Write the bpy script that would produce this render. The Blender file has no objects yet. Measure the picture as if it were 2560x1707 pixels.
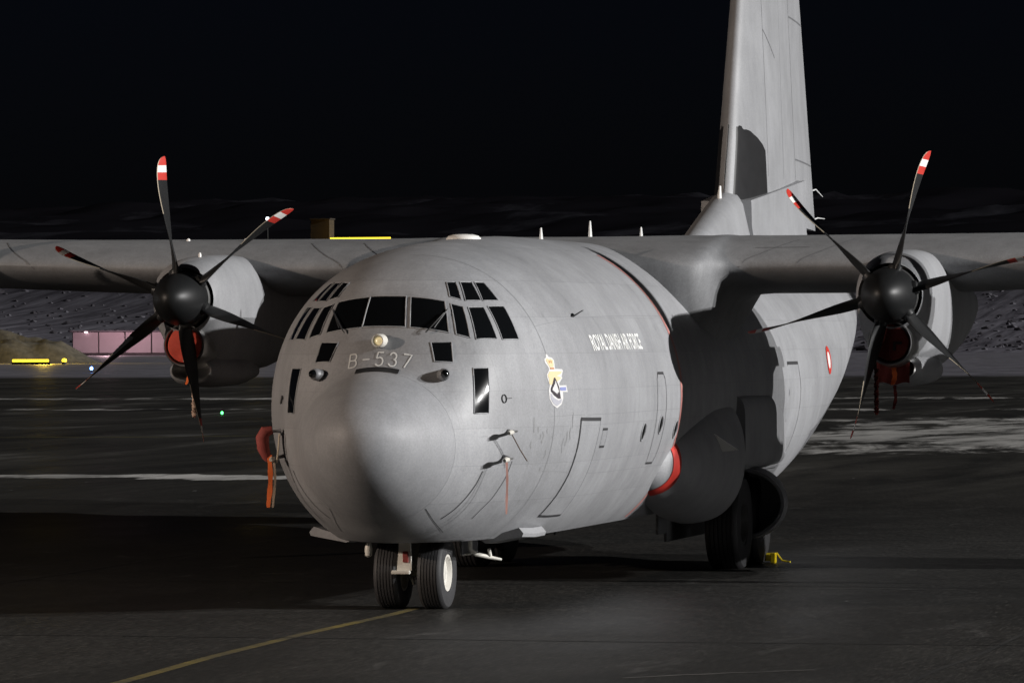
import bpy, bmesh, math, random
from mathutils import Vector, Matrix, noise
from mathutils.bvhtree import BVHTree
random.seed(7)
R = math.radians
sc = bpy.context.scene
col = sc.collection

# ------------------------------------------------------------------ camera
# aircraft frame = world frame: X towards the aircraft's left wing, Y aft, Z up, nose tip at Y = 0
cam = bpy.data.cameras.new('camera')
cam.sensor_width = 36.0
cam.lens = 12214.07 / 2560 * 36.0
cam.clip_start = 1.0
cam.clip_end = 12000.0
camo = bpy.data.objects.new('camera', cam)
col.objects.link(camo)
cr = Vector((0.97383531, 0.22722555, -0.00365174))
cu = Vector((0.00341757, 0.00142398, 0.99999315))
cf = Vector((-0.22722919, 0.97384112, -0.00061017))
camo.matrix_world = Matrix(((cr.x, cu.x, -cf.x, 15.289), (cr.y, cu.y, -cf.y, -57.013), (cr.z, cu.z, -cf.z, 3.4077), (0, 0, 0, 1)))
sc.camera = camo

# ------------------------------------------------------------------ night sky and flood lighting
SUN_AZ, SUN_EL = R(87.0), R(16.0)          # azimuth from the nose towards the left wing
sund = Vector((math.sin(SUN_AZ) * math.cos(SUN_EL), -math.cos(SUN_AZ) * math.cos(SUN_EL), math.sin(SUN_EL)))
world = bpy.data.worlds.new('World')
sc.world = world
world.use_nodes = True
wn = world.node_tree
sky = wn.nodes.new('ShaderNodeTexSky')
sky.sky_type = 'NISHITA'
sky.sun_disc = False
sky.sun_elevation = SUN_EL
sky.sun_rotation = math.atan2(sund.x, sund.y)
tint = wn.nodes.new('ShaderNodeMix'); tint.data_type = 'RGBA'; tint.blend_type = 'MULTIPLY'; tint.inputs[0].default_value = 1.0; tint.inputs[7].default_value = (.75, .85, 1.7, 1)
wn.links.new(sky.outputs['Color'], tint.inputs[6]); wn.links.new(tint.outputs[2], wn.nodes['Background'].inputs['Color'])
wn.nodes['Background'].inputs['Strength'].default_value = 0.0006
sun = bpy.data.lights.new('airfield_light', 'SUN')
sun.energy = 2.6
sun.angle = R(0.55)
sun.color = (1.0, 0.985, 0.97)
suno = bpy.data.objects.new('airfield_light', sun)
col.objects.link(suno)
suno.rotation_euler = sund.to_track_quat('Z', 'Y').to_euler()
# the apron flood mast off to the right of the picture
kl = bpy.data.lights.new('apron_floodlight', 'SPOT')
kl.energy = 142000
kl.color = (1.0, 0.985, 0.975)
kl.shadow_soft_size = 0.12
kl.spot_size = R(110)
kl.spot_blend = 0.5
klo = bpy.data.objects.new('apron_floodlight', kl)
col.objects.link(klo)
klo.location = (62, 5.2, 20.5)
klo.rotation_euler = (Vector(klo.location) - Vector((0, 12, 2.0))).to_track_quat('Z', 'Y').to_euler()
# second, weaker and warmer apron flood from the other side of the nose
fl = bpy.data.lights.new('warm_floodlight', 'SPOT')
fl.energy = 48000
fl.color = (1.0, 0.82, 0.68)
fl.shadow_soft_size = 0.35
fl.spot_size = R(75)
fl.spot_blend = 0.6
flo = bpy.data.objects.new('warm_floodlight', fl)
col.objects.link(flo)
flo.location = (-36, -26, 13.0)
flo.rotation_euler = (Vector(flo.location) - Vector((-1, 8, 2.0))).to_track_quat('Z', 'Y').to_euler()
sc.view_settings.view_transform = 'Standard'
sc.view_settings.look = 'None'
sc.view_settings.exposure = 0.0
sc.view_settings.gamma = 1.0

# ------------------------------------------------------------------ helpers
def lerp(a, b, t): return a + (b - a) * t
def smooth01(t):
    t = max(0.0, min(1.0, t)); return t * t * (3 - 2 * t)
def table(tab, y):
    """monotone cubic interpolation of rows (y, a, b, ...)"""
    n = len(tab); k = len(tab[0])
    if y <= tab[0][0]: return tab[0][1:]
    if y >= tab[-1][0]: return tab[-1][1:]
    i = 0
    while tab[i + 1][0] < y: i += 1
    out = []
    h = tab[i + 1][0] - tab[i][0]; t = (y - tab[i][0]) / h
    for c in range(1, k):
        def d(j): return (tab[j + 1][c] - tab[j][c]) / (tab[j + 1][0] - tab[j][0])
        def m(j):
            if j == 0: return d(0)
            if j == n - 1: return d(n - 2)
            a, b = d(j - 1), d(j)
            return 0 if a * b <= 0 else 2 * a * b / (a + b)
        m0, m1 = m(i) * h, m(i + 1) * h
        t2, t3 = t * t, t * t * t
        out.append((2*t3-3*t2+1)*tab[i][c] + (t3-2*t2+t)*m0 + (-2*t3+3*t2)*tab[i+1][c] + (t3-t2)*m1)
    return out

def mesh_obj(name, verts, faces, mats, parent=None, smooth=True, sharp=40, matidx=None, loc=None):
    me = bpy.data.meshes.new(name)
    me.from_pydata([tuple(v) for v in verts], [], faces)
    if not isinstance(mats, (list, tuple)): mats = [mats]
    for m in mats: me.materials.append(m)
    if matidx: me.polygons.foreach_set('material_index', matidx)
    me.update()
    if smooth:
        me.polygons.foreach_set('use_smooth', [True] * len(me.polygons))
        me.set_sharp_from_angle(angle=R(sharp))
    o = bpy.data.objects.new(name, me)
    col.objects.link(o)
    if parent is not None: o.parent = parent
    if loc is not None: o.location = loc
    return o

class MB:
    def __init__(self): self.v = []; self.f = []; self.m = []
    def add(self, v, f, mi=0):
        b = len(self.v); self.v += [Vector(p) for p in v]; self.f += [tuple(i + b for i in q) for q in f]; self.m += [mi] * len(f); return self
    def loft(self, rings, closed=True, cap0=False, cap1=False, mi=0):
        n = len(rings[0]); v = [p for r in rings for p in r]; f = []
        for i in range(len(rings) - 1):
            for j in range(n if closed else n - 1):
                k = (j + 1) % n
                f.append((i*n+j, i*n+k, (i+1)*n+k, (i+1)*n+j))
        if cap0: f.append(tuple(range(n))[::-1])
        if cap1: f.append(tuple((len(rings)-1)*n + j for j in range(n)))
        return self.add(v, f, mi)
    def box(self, lo, hi, mi=0, mat=None, bev=0.0):
        bm = bmesh.new(); bmesh.ops.create_cube(bm, size=1)
        lo = Vector(lo); hi = Vector(hi)
        for w in bm.verts: w.co = Vector(((w.co.x+.5)*(hi.x-lo.x)+lo.x, (w.co.y+.5)*(hi.y-lo.y)+lo.y, (w.co.z+.5)*(hi.z-lo.z)+lo.z))
        if bev: bmesh.ops.bevel(bm, geom=bm.edges[:], offset=bev, segments=2, affect='EDGES')
        if mat is not None: bm.transform(mat)
        bm.verts.index_update()
        self.add([w.co.copy() for w in bm.verts], [tuple(w.index for w in q.verts) for q in bm.faces], mi); bm.free(); return self
    def tube(self, pts, r, seg=10, mi=0, caps=True):
        pts = [Vector(p) for p in pts]; rs = r if isinstance(r, (list, tuple)) else [r] * len(pts)
        rings = []; up = None
        for i, p in enumerate(pts):
            t = (pts[min(i+1, len(pts)-1)] - pts[max(i-1, 0)]).normalized()
            if up is None: up = t.orthogonal().normalized()
            up = (up - t * up.dot(t)).normalized(); s = t.cross(up)
            rings.append([p + (up * math.cos(a) + s * math.sin(a)) * rs[i] for a in [2*math.pi*k/seg for k in range(seg)]])
        return self.loft(rings, True, caps, caps, mi)
    def lathe(self, prof, seg=48, axis='Y', mi=0, center=(0, 0, 0)):
        """prof: list of (along, radius)"""
        c = Vector(center); rings = []
        for a, r in prof:
            ring = []
            for k in range(seg):
                t = 2*math.pi*k/seg; x, z = r*math.cos(t), r*math.sin(t)
                ring.append(c + (Vector((x, a, z)) if axis == 'Y' else Vector((a, x, z)) if axis == 'X' else Vector((x, z, a))))
            rings.append(ring)
        return self.loft(rings, True, False, False, mi)
    def grid(self, g, mi=0):
        n = len(g[0]); v = [p for r in g for p in r]
        return self.add(v, [(i*n+j, i*n+j+1, (i+1)*n+j+1, (i+1)*n+j) for i in range(len(g)-1) for j in range(n-1)], mi)
    def build(self, name, mats, parent=None, smooth=True, sharp=40, loc=None):
        return mesh_obj(name, self.v, self.f, mats, parent, smooth, sharp, self.m, loc)

def tag(o, label=None, cat=None, group=None, kind=None):
    if label: o['label'] = label
    if cat: o['category'] = cat
    if group: o['group'] = group
    if kind: o['kind'] = kind
    return o
def empty(name, loc=(0, 0, 0)):
    o = bpy.data.objects.new(name, None); col.objects.link(o); o.location = loc; o.empty_display_size = .5
    return o
def copy_tree(o, parent=None):
    c = o.copy(); col.objects.link(c); c.parent = parent
    for ch in list(o.children): copy_tree(ch, c)
    return c

# ------------------------------------------------------------------ materials
def new_mat(name):
    m = bpy.data.materials.new(name); m.use_nodes = True
    return m, m.node_tree, m.node_tree.nodes['Principled BSDF']
def nd(t, kind, **kw):
    n = t.nodes.new(kind)
    for k, v in kw.items():
        if k in n.inputs: n.inputs[k].default_value = v
        else: setattr(n, k, v)
    return n
def plain(name, c, rough=.5, metal=0.0, var=0.0, scale=6.0, emit=None, estr=0, coat=0.0, spec=.5):
    m, t, b = new_mat(name)
    b.inputs['Base Color'].default_value = (*c, 1); b.inputs['Roughness'].default_value = rough; b.inputs['Metallic'].default_value = metal
    b.inputs['Specular IOR Level'].default_value = spec
    if coat: b.inputs['Coat Weight'].default_value = coat
    if var:
        g = nd(t, 'ShaderNodeTexCoord'); n = nd(t, 'ShaderNodeTexNoise', Scale=scale, Detail=5.0, Roughness=.6)
        t.links.new(g.outputs['Object'], n.inputs['Vector'])
        x = nd(t, 'ShaderNodeMix', data_type='RGBA')
        x.inputs[6].default_value = (*[k*(1-var) for k in c], 1); x.inputs[7].default_value = (*[k*(1+var) for k in c], 1)
        t.links.new(n.outputs['Fac'], x.inputs[0]); t.links.new(x.outputs[2], b.inputs['Base Color'])
    if emit:
        b.inputs['Emission Color'].default_value = (*emit, 1); b.inputs['Emission Strength'].default_value = estr
    return m

def paint(name, c, rough=.48, dirt=.35, skin=False):
    """weathered matt aircraft grey: blotches, streaks running down, fine mottling"""
    m, t, b = new_mat(name)
    g = nd(t, 'ShaderNodeNewGeometry')
    L = t.links.new
    n1 = nd(t, 'ShaderNodeTexNoise', Scale=.8, Detail=6.0, Roughness=.62); L(g.outputs['Position'], n1.inputs['Vector'])
    mp = nd(t, 'ShaderNodeMapping'); mp.inputs['Scale'].default_value = (3.0, 3.0, .45); L(g.outputs['Position'], mp.inputs['Vector'])
    n2 = nd(t, 'ShaderNodeTexNoise', Scale=1.6, Detail=7.0, Roughness=.7); L(mp.outputs['Vector'], n2.inputs['Vector'])
    n3 = nd(t, 'ShaderNodeTexNoise', Scale=38.0, Detail=3.0, Roughness=.7); L(g.outputs['Position'], n3.inputs['Vector'])
    r1 = nd(t, 'ShaderNodeMapRange'); r1.inputs[1].default_value = .35; r1.inputs[2].default_value = .68; r1.inputs[3].default_value = 1 - dirt*.42; r1.inputs[4].default_value = 1 + dirt*.20; L(n1.outputs['Fac'], r1.inputs[0])
    r2 = nd(t, 'ShaderNodeMapRange'); r2.inputs[1].default_value = .38; r2.inputs[2].default_value = .62; r2.inputs[3].default_value = 1 - dirt*.22; r2.inputs[4].default_value = 1 + dirt*.06; L(n2.outputs['Fac'], r2.inputs[0])
    r3 = nd(t, 'ShaderNodeMapRange'); r3.inputs[1].default_value = .3; r3.inputs[2].default_value = .7; r3.inputs[3].default_value = 1 - dirt*.30; r3.inputs[4].default_value = 1 + dirt*.26; L(n3.outputs['Fac'], r3.inputs[0])
    p = nd(t, 'ShaderNodeMath', operation='MULTIPLY'); L(r1.outputs[0], p.inputs[0]); L(r2.outputs[0], p.inputs[1])
    q = nd(t, 'ShaderNodeMath', operation='MULTIPLY'); L(p.outputs[0], q.inputs[0]); L(r3.outputs[0], q.inputs[1])
    if skin:
        # sheet-by-sheet tone differences with thin lap joints, and dark smudges with soft edges
        sp_ = nd(t, 'ShaderNodeSeparateXYZ'); L(g.outputs['Position'], sp_.inputs[0]); cb = nd(t, 'ShaderNodeCombineXYZ'); L(sp_.outputs[1], cb.inputs[0]); L(sp_.outputs[2], cb.inputs[1])
        br = nd(t, 'ShaderNodeTexBrick', Scale=1.0); br.inputs['Color1'].default_value = (1, 1, 1, 1); br.inputs['Color2'].default_value = (.90, .90, .90, 1); br.inputs['Mortar'].default_value = (.80, .80, .80, 1)
        br.inputs['Mortar Size'].default_value = .004; br.inputs['Mortar Smooth'].default_value = .3; br.inputs['Brick Width'].default_value = 1.27; br.inputs['Row Height'].default_value = .46; L(cb.outputs[0], br.inputs['Vector'])
        n4 = nd(t, 'ShaderNodeTexNoise', Scale=2.6, Detail=8.0, Roughness=.75); L(g.outputs['Position'], n4.inputs['Vector'])
        r4 = nd(t, 'ShaderNodeMapRange'); r4.inputs[1].default_value = .60; r4.inputs[2].default_value = .74; r4.inputs[3].default_value = 1.0; r4.inputs[4].default_value = .70; L(n4.outputs['Fac'], r4.inputs[0])
        q2 = nd(t, 'ShaderNodeMath', operation='MULTIPLY'); L(q.outputs[0], q2.inputs[0]); L(br.outputs['Color'], q2.inputs[1])
        q3 = nd(t, 'ShaderNodeMath', operation='MULTIPLY'); L(q2.outputs[0], q3.inputs[0]); L(r4.outputs[0], q3.inputs[1]); q = q3
    x = nd(t, 'ShaderNodeVectorMath', operation='SCALE'); x.inputs[0].default_value = c; L(q.outputs[0], x.inputs['Scale'])
    L(x.outputs['Vector'], b.inputs['Base Color'])
    rr = nd(t, 'ShaderNodeMapRange'); rr.inputs[3].default_value = rough + .1; rr.inputs[4].default_value = rough - .08; L(n1.outputs['Fac'], rr.inputs[0]); L(rr.outputs[0], b.inputs['Roughness'])
    bp = nd(t, 'ShaderNodeBump', Strength=.06, Distance=.02); L(n2.outputs['Fac'], bp.inputs['Height']); L(bp.outputs['Normal'], b.inputs['Normal'])
    return m

M = {}
M['grey'] = paint('weathered grey paint', (.290, .294, .305), .52)
M['grey_wing'] = paint('darkened wing grey', (.205, .209, .216), .62, .5)  # wing copy of the grey, toned down to offset too much lamp light
M['skin'] = paint('weathered fuselage skin', (.305, .309, .321), .52, .4, True)
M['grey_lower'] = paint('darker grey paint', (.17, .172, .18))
M['radome'] = paint('radome grey paint', (.281, .285, .297), .58, .4)
M['seam'] = plain('dark seam', (.03, .03, .032), .7)
M['seam_soft'] = plain('soft seam', (.12, .122, .128), .7)
M['black'] = plain('matt black', (.012, .012, .013), .55, 0, .3)
M['prop'] = plain('propeller black', (.016, .0165, .017), .42, 0, .25, 9, spec=.3)
M['spinner'] = plain('spinner black', (.010, .0105, .011), .44, 0, .25, 14, spec=.26)
M['red'] = plain('red paint', (.50, .035, .024), .5, 0, .15)
M['white'] = plain('white paint', (.78, .77, .74), .45, 0, .08)
M['brass'] = plain('pale metal edge', (.62, .53, .40), .38, .6)
M['glass'] = plain('dark cockpit glass', (.004, .0045, .005), .06, 0, coat=.5)
M['metal'] = plain('bare metal', (.55, .55, .54), .32, .9, .15)
M['tyre'] = plain('tyre rubber', (.032, .032, .034), .62, 0, .35, 20)
M['rim'] = plain('white wheel paint', (.56, .54, .49), .5, 0, .2)
M['gearwhite'] = plain('gear leg white', (.66, .64, .58), .45, 0, .15)
M['cover'] = plain('red cover cloth', (.50, .055, .03), .8, 0, .35, 9)
M['orange'] = plain('orange streamer cloth', (.85, .17, .035), .7, 0, .15)
M['yellow'] = plain('yellow paint', (.92, .72, .02), .5, 0, .1)
M['darkwell'] = plain('wheel well dark', (.02, .02, .021), .8, 0, .3)  # near-black tone for well walls, gear beam, exhaust and strip base
M['panel_dark'] = plain('dark composite panel', (.020, .020, .021), .42, 0, .3, spec=.3)
M['stripe_red'] = plain('faded red stripe', (.44, .19, .17), .55, 0, .3)
M['letter'] = plain('pale grey lettering', (.66, .67, .66), .5)

# ------------------------------------------------------------------ fuselage shape
#      Y     halfw  zmid  ztop  zlow  zflat  n_up
FUS = [(1.15, 1.00, 2.10, 3.00, 1.14, .86, 2.0),
       (1.22, 1.029, 2.115, 3.028, 1.11, .86, 2.04),
       (1.32, 1.073, 2.133, 3.11, 1.066, .86, 2.12),
       (1.47, 1.150, 2.16, 3.35, 1.00, .87, 2.25),
       (1.62, 1.245, 2.19, 3.55, .94, .87, 2.35),
       (1.86, 1.39, 2.24, 3.92, .87, .87, 2.4),
       (2.10, 1.50, 2.29, 4.13, .80, .87, 2.35),
       (2.50, 1.67, 2.37, 4.33, .70, .87, 2.25),
       (3.00, 1.86, 2.46, 4.48, .60, .88, 2.15),
       (3.50, 2.01, 2.53, 4.56, .53, .88, 2.08),
       (4.00, 2.11, 2.58, 4.62, .49, .88, 2.04),
       (5.00, 2.175, 2.62, 4.69, .45, .88, 2.0),
       (6.00, 2.18, 2.62, 4.74, .44, .88, 2.0),
       (8.00, 2.18, 2.62, 4.80, .44, .88, 2.0),
       (19.5, 2.18, 2.62, 4.80, .44, .88, 2.0),
       (21.0, 2.17, 2.68, 4.80, .60, 1.0, 2.0),
       (24.0, 2.06, 3.00, 4.84, 1.35, 1.72, 2.0),
       (27.0, 1.78, 3.40, 4.90, 2.30, 2.55, 2.0),
       (30.0, 1.36, 3.85, 4.96, 3.20, 3.32, 2.0),
       (32.5, .85, 4.25, 4.98, 3.85, 3.90, 2.0),
       (34.2, .28, 4.60, 4.85, 4.40, 4.40, 2.0)]
NU, NL, NF = 40, 26, 10
def section(w, zm, zt, zl, zf, n):
    """right half from top to bottom, then mirrored: closed ring"""
    half = []
    for i in range(NU):
        a = math.pi/2 * (1 - i/NU)
        half.append((w * abs(math.cos(a))**(2/n), zm + (zt-zm) * abs(math.sin(a))**(2/n)))
    s = (zm - max(zf, zl)) / max(1e-4, zm - zl); ac = math.asin(min(1.0, s))
    for i in range(NL + 1):
        a = ac * i/NL
        half.append((w*math.cos(a), zm - (zm-zl)*math.sin(a)))
    xe, ze = half[-1]
    for i in range(1, NF + 1): half.append((xe*(1-i/NF), ze - .02*min(1.0, xe)*math.sin(math.pi/2*i/NF)))
    ring = half + [(-x, z) for x, z in half[-2:0:-1]]
    return ring
def fus_ring(y): return [Vector((x, y, z)) for x, z in section(*table(FUS, y))]
def radome_ring(y):
    k = (y/1.15)**.47
    return [Vector((x, y, z)) for x, z in section(1.0*k, lerp(2.2, 2.10, y/1.15), 2.2+.80*k, 2.2-1.06*k, -5, 2.0)]

aircraft = empty('transport_aircraft', (0, 3, 0))
tag(aircraft, 'large grey military transport aircraft with four black six-bladed propellers parked on the apron', 'aircraft')
ROOT = Matrix.Translation((0, -3, 0))
def A(o):
    """parent a part (built in world coordinates) to the aircraft"""
    o.parent = aircraft; o.matrix_parent_inverse = ROOT; return o

ys = [1.152, 1.2, 1.25, 1.3] + [1.3 + .07*i for i in range(1, 30)] + [3.4 + .2*i for i in range(0, 20)] + [7.5 + .5*i for i in range(0, 24)] + [19.5 + .5*i for i in range(0, 30)] + [34.2]
mb = MB().loft([fus_ring(y) for y in ys], True, True, True)
fuselage = A(mb.build('fuselage', M['skin'], sharp=28))
FB = BVHTree.FromPolygons(mb.v, mb.f)
mb = MB()
yr = [1.149*(i/34)**2.3 for i in range(1, 35)]
mb.loft([[Vector((0, .0, 2.2))]*len(radome_ring(1))] + [radome_ring(y) for y in yr], True, False, True)
radome = A(mb.build('radome', M['radome'], sharp=60))
NB = BVHTree.FromPolygons(mb.v, mb.f)

# ------------------------------------------------------------------ wing
AF = [(0, 0), (.006, .012), (.0125, .0185), (.03, .029), (.06, .041), (.1, .053), (.16, .066), (.24, .078), (.33, .085), (.42, .086), (.52, .080), (.63, .068), (.74, .051), (.85, .031), (.94, .014), (1, .002)]
AFL = [(0, 0), (.006, -.012), (.0125, -.0185), (.03, -.029), (.06, -.041), (.1, -.052), (.16, -.063), (.24, -.072), (.33, -.076), (.42, -.075), (.52, -.069), (.63, -.058), (.74, -.043), (.85, -.026), (.94, -.012), (1, -.002)]
def airfoil(x, le, chord, zc, kt=1.0, kb=1.0, thick=1.0):
    up = [Vector((x, le + a*chord, zc + b*chord*kt*thick)) for a, b in AF]
    lo = [Vector((x, le + a*chord, zc + b*chord*kb*thick)) for a, b in AFL]
    return up[::-1] + lo[1:]
def wing_sections(s):
    out = []
    #      x    le    chord  zc   kt   kb
    W = [(0.0, 11.25, 5.95, 4.40, .98, 2.9), (.9, 11.25, 5.95, 4.40, .99, 2.85), (1.4, 11.26, 5.95, 4.40, 1.0, 2.8), (1.7, 11.30, 5.9, 4.40, 1.01, 2.75), (1.9, 11.36, 5.8, 4.40, 1.02, 2.68), (2.04, 11.45, 5.68, 4.41, 1.04, 2.45),
         (2.12, 11.58, 5.5, 4.42, 1.06, 2.05), (2.18, 11.74, 5.28, 4.425, 1.08, 1.58), (2.26, 11.88, 5.08, 4.43, 1.10, 1.25), (2.40, 11.97, 4.93, 4.44, 1.12, 1.09), (2.7, 12.0, 4.88, 4.44, 1.12, 1.04), (3.5, 12.0, 4.88, 4.44, 1.12, 1.04), (5.6, 12.0, 4.88, 4.445, 1.12, 1.04),
         (7.5, 12.02, 4.58, 4.49, 1.1, 1.04), (9.5, 12.05, 4.25, 4.55, 1.08, 1.04), (13, 12.12, 3.65, 4.66, 1.0, 1.0), (17, 12.22, 2.95, 4.79, .92, .95), (19.6, 12.3, 2.5, 4.87, .85, .9), (20.15, 12.6, 1.9, 4.89, .5, .5)]
    for x, le, c, zc, kt, kb in W: out.append(airfoil(s*x, le, c, zc, kt, kb))
    return out
secs = wing_sections(-1)[::-1] + wing_sections(1)[1:]
mb = MB().loft(secs, True, True, True)
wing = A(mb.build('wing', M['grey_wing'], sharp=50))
WB = BVHTree.FromPolygons(mb.v, mb.f)

# ------------------------------------------------------------------ engine nacelles and propellers
HX, HY, HZ = 5.074, 9.526, 3.985
NAC = [(.16, .445, .445, -.445), (.22, .475, .49, -.50), (.40, .51, .555, -.70), (.70, .535, .60, -.90), (1.1, .545, .63, -1.03), (1.6, .54, .65, -1.08), (2.2, .52, .66, -1.09), (3.0, .48, .64, -1.05), (4.0, .46, .55, -1.0), (5.2, .45, .40, -.80), (6.4, .36, .25, -.52), (7.3, .25, .12, -.22), (7.6, .14, .05, -.10)]
def nac_ring(y, n=56):
    w, t, b = table(NAC, y); zm = lerp(0, -.12, smooth01((y-.2)/1.2)); out = []
    for k in range(n):
        a = 2*math.pi*k/n; e = 2/2.35 if y > .3 else 1
        c, s_ = math.cos(a), math.sin(a)
        out.append(Vector((w*math.copysign(abs(c)**e, c), y, zm + ((t-zm) if s_ > 0 else (zm-b))*math.copysign(abs(s_)**e, s_))))
    return out
def make_nacelle():
    nys = [.16, .19, .22, .27, .33, .4, .5, .6, .75, .9, 1.1, 1.35, 1.6, 1.9, 2.2, 2.6, 3, 3.5, 4, 4.6, 5.2, 5.8, 6.4, 6.9, 7.3, 7.6]
    mb = MB().loft([nac_ring(y) for y in nys], True, False, True)
    nac = mb.build('nacelle', M['grey'], sharp=45)
    NC = BVHTree.FromPolygons(mb.v, mb.f)
    # recessed front bulkhead and back plate ring behind the spinner
    mb = MB().lathe([(.17, .445), (.20, .425), (.30, .42), (.30, .02)], 48)
    b = mb.build('front_bulkhead', M['black'], nac)
    mb = MB().lathe([(.11, .36), (.11, .385), (.14, .395), (.21, .395), (.21, .35)], 48)
    b = mb.build('backplate_ring', M['metal'], nac)
    # air intake below the spinner: lip, duct
    mb = MB().lathe([(.75, .345), (.45, .345), (.30, .335), (.21, .315), (.175, .298), (.18, .285), (.22, .272), (.6, .262)], 44, center=(0, 0, -.655))
    mb.build('intake_lip', M['metal'], nac)
    mb = MB().lathe([(.58, .262), (.585, .01)], 32, center=(0, 0, -.655)); mb.build('intake_throat', M['black'], nac)
    # oil cooler scoop under the cowling
    rings = []
    for y, w, zt, zb in [(.52, .30, -.86, -1.16), (.56, .33, -.84, -1.19), (.8, .40, -.80, -1.24), (1.4, .47, -.78, -1.27), (2.2, .44, -.8, -1.25), (3.0, .30, -.9, -1.17)]:
        zc = (zt+zb)/2; rings.append([Vector((w*math.copysign(abs(math.cos(a))**.8, math.cos(a)), y, zc + (zt-zb)/2*math.copysign(abs(math.sin(a))**.8, math.sin(a)))) for a in [2*math.pi*k/36 for k in range(36)]])
    MB().loft(rings, True, False, True).build('oil_cooler_scoop', M['grey'], nac)
    rings = []
    for y, k in [(.52, 1.0), (.50, .94), (.56, .86), (1.0, .80)]:
        rings.append([Vector((.30*k*math.copysign(abs(math.cos(a))**.8, math.cos(a)), y, -1.01 + .15*k*math.copysign(abs(math.sin(a))**.8, math.sin(a)))) for a in [2*math.pi*q/36 for q in range(36)]])
    MB().loft(rings, True, False, True).build('oil_cooler_lip', M['metal'], nac)
    # exhaust pipe at the tail of the nacelle
    MB().lathe([(7.1, .16), (7.75, .15), (7.76, .13), (7.2, .12)], 24, center=(0, 0, -.02)).build('exhaust', M['darkwell'], nac)
    # cowl joints: raised dark ribbons that follow the cowling
    def cowl_line(name, pts, w=.012):
        g = []
        for i in range(len(pts)):
            p = Vector(pts[i]); t = (Vector(pts[min(i+1, len(pts)-1)]) - Vector(pts[max(i-1, 0)])).normalized()
            l, nrm, _, _ = NC.find_nearest(p); s = t.cross(nrm).normalized()
            g.append([NC.find_nearest(l + s*w)[0] + nrm*.004, NC.find_nearest(l - s*w)[0] + nrm*.004])
        return MB().grid(g).build(name, M['seam_soft'], nac)
    for sx in (-1, 1):
        cowl_line('cowl_joint', [(sx*.8, y, -.22) for y in [.45+.15*i for i in range(16)]])
        cowl_line('cowl_joint', [(sx*1.2*math.cos(a), .95, -.15+1.2*math.sin(a)) for a in [R(-75+6*i) for i in range(27)]])
        cowl_line('cowl_joint', [(sx*1.2*math.cos(a), 2.3, -.15+1.2*math.sin(a)) for a in [R(-75+6*i) for i in range(27)]])
        cowl_line('cowl_joint', [(sx*(.55+.1*i/8), .95+1.3*i/8, .1+.5*i/8) for i in range(9)])
    # small beacon stud on top of the cowl
    MB().lathe([(0, .022), (.05, .022), (.07, .012), (.075, .001)], 12, axis='Z', center=(0.05, .8, .60)).build('cowl_stud', M['white'], nac)
    return nac

def make_propeller():
    prof = [(-.64, .001), (-.638, .03), (-.625, .075), (-.595, .125), (-.54, .18), (-.465, .235), (-.37, .288), (-.26, .33), (-.14, .363), (0, .385), (.06, .385), (.09, .37), (.09, .02)]
    prop = MB().lathe(prof, 56).build('propeller', [M['spinner']], sharp=50)
    # blade along +Z at the top; LE towards -X (seen from the front: left)
    BL = [(.33, .20, .12, 118, .0), (.42, .25, .095, 117, .0), (.55, .32, .062, 113, .0), (.75, .38, .042, 107, .0), (1.0, .40, .030, 99, .0), (1.3, .385, .022, 91, .0), (1.55, .355, .017, 85, .012), (1.72, .315, .014, 81, .035), (1.84, .28, .012, 78, .062), (1.94, .235, .010, 76, .095), (2.01, .17, .008, 75, .13), (2.045, .09, .007, 75, .165), (2.057, .02, .006, 75, .19)]
    rs = [.36, .40, .46, .54, .62, .73, .85, .97, 1.1, 1.22, 1.35, 1.45, 1.55, 1.64, 1.705, 1.715, 1.78, 1.815, 1.825, 1.88, 1.925, 1.935, 1.975, 2.01, 2.03, 2.045, 2.052, 2.057]
    N = 14
    rings = []
    for r_ in rs:
        c, th, beta, sw = table(BL, r_); b = R(beta)
        le = Vector((-math.cos(b), -math.sin(b), 0)); nrm = Vector((-math.sin(b), math.cos(b), 0))
        ring = []
        for k in range(N):
            a = 2*math.pi*k/N; u = math.cos(a)*.5; w = math.sin(a)*.5*(1 - .35*math.cos(a)*-1*.6)
            u0 = .12 if r_ > .6 else lerp(.0, .12, (r_-.36)/.24)
            ring.append(Vector((0, 0, r_)) + le*((u + u0*.0)*c - sw) + nrm*(w*th))
        rings.append(ring)
    mb = MB(); n = N; v = [p for r_ in rings for p in r_]; f = []; mi = []
    for i in range(len(rings)-1):
        rm = (rs[i]+rs[i+1])/2
        for j in range(n):
            k = (j+1) % n
            f.append((i*n+j, i*n+k, (i+1)*n+k, (i+1)*n+j))
            band = 1 if rm > 1.93 else 2 if rm > 1.82 else 1 if rm > 1.71 else 0
            if j in (0, n-1) and rm > 1.22: band = 3
            mi.append(band)
    f.append(tuple((len(rings)-1)*n+j for j in range(n))); mi.append(1)
    for k in range(6):
        rot = Matrix.Rotation(R(60*k), 3, 'Y')
        if k == 0:
            bl = mesh_obj('blade', v, f, [M['prop'], M['red'], M['white'], M['brass']], prop, True, 50, mi)
            me = bl.data
            cuff = MB().lathe([(.30, .105), (.37, .105), (.42, .09), (.44, .05)], 20, axis='Z').build('blade_cuff', M['prop'], prop)
        else:
            bl = bpy.data.objects.new('blade', me); col.objects.link(bl); bl.parent = prop
            bl.rotation_euler = (0, R(60*k), 0)
            cf_ = bpy.data.objects.new('blade_cuff', cuff.data); col.objects.link(cf_); cf_.parent = prop; cf_.rotation_euler = (0, R(60*k), 0)
    return prop

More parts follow.
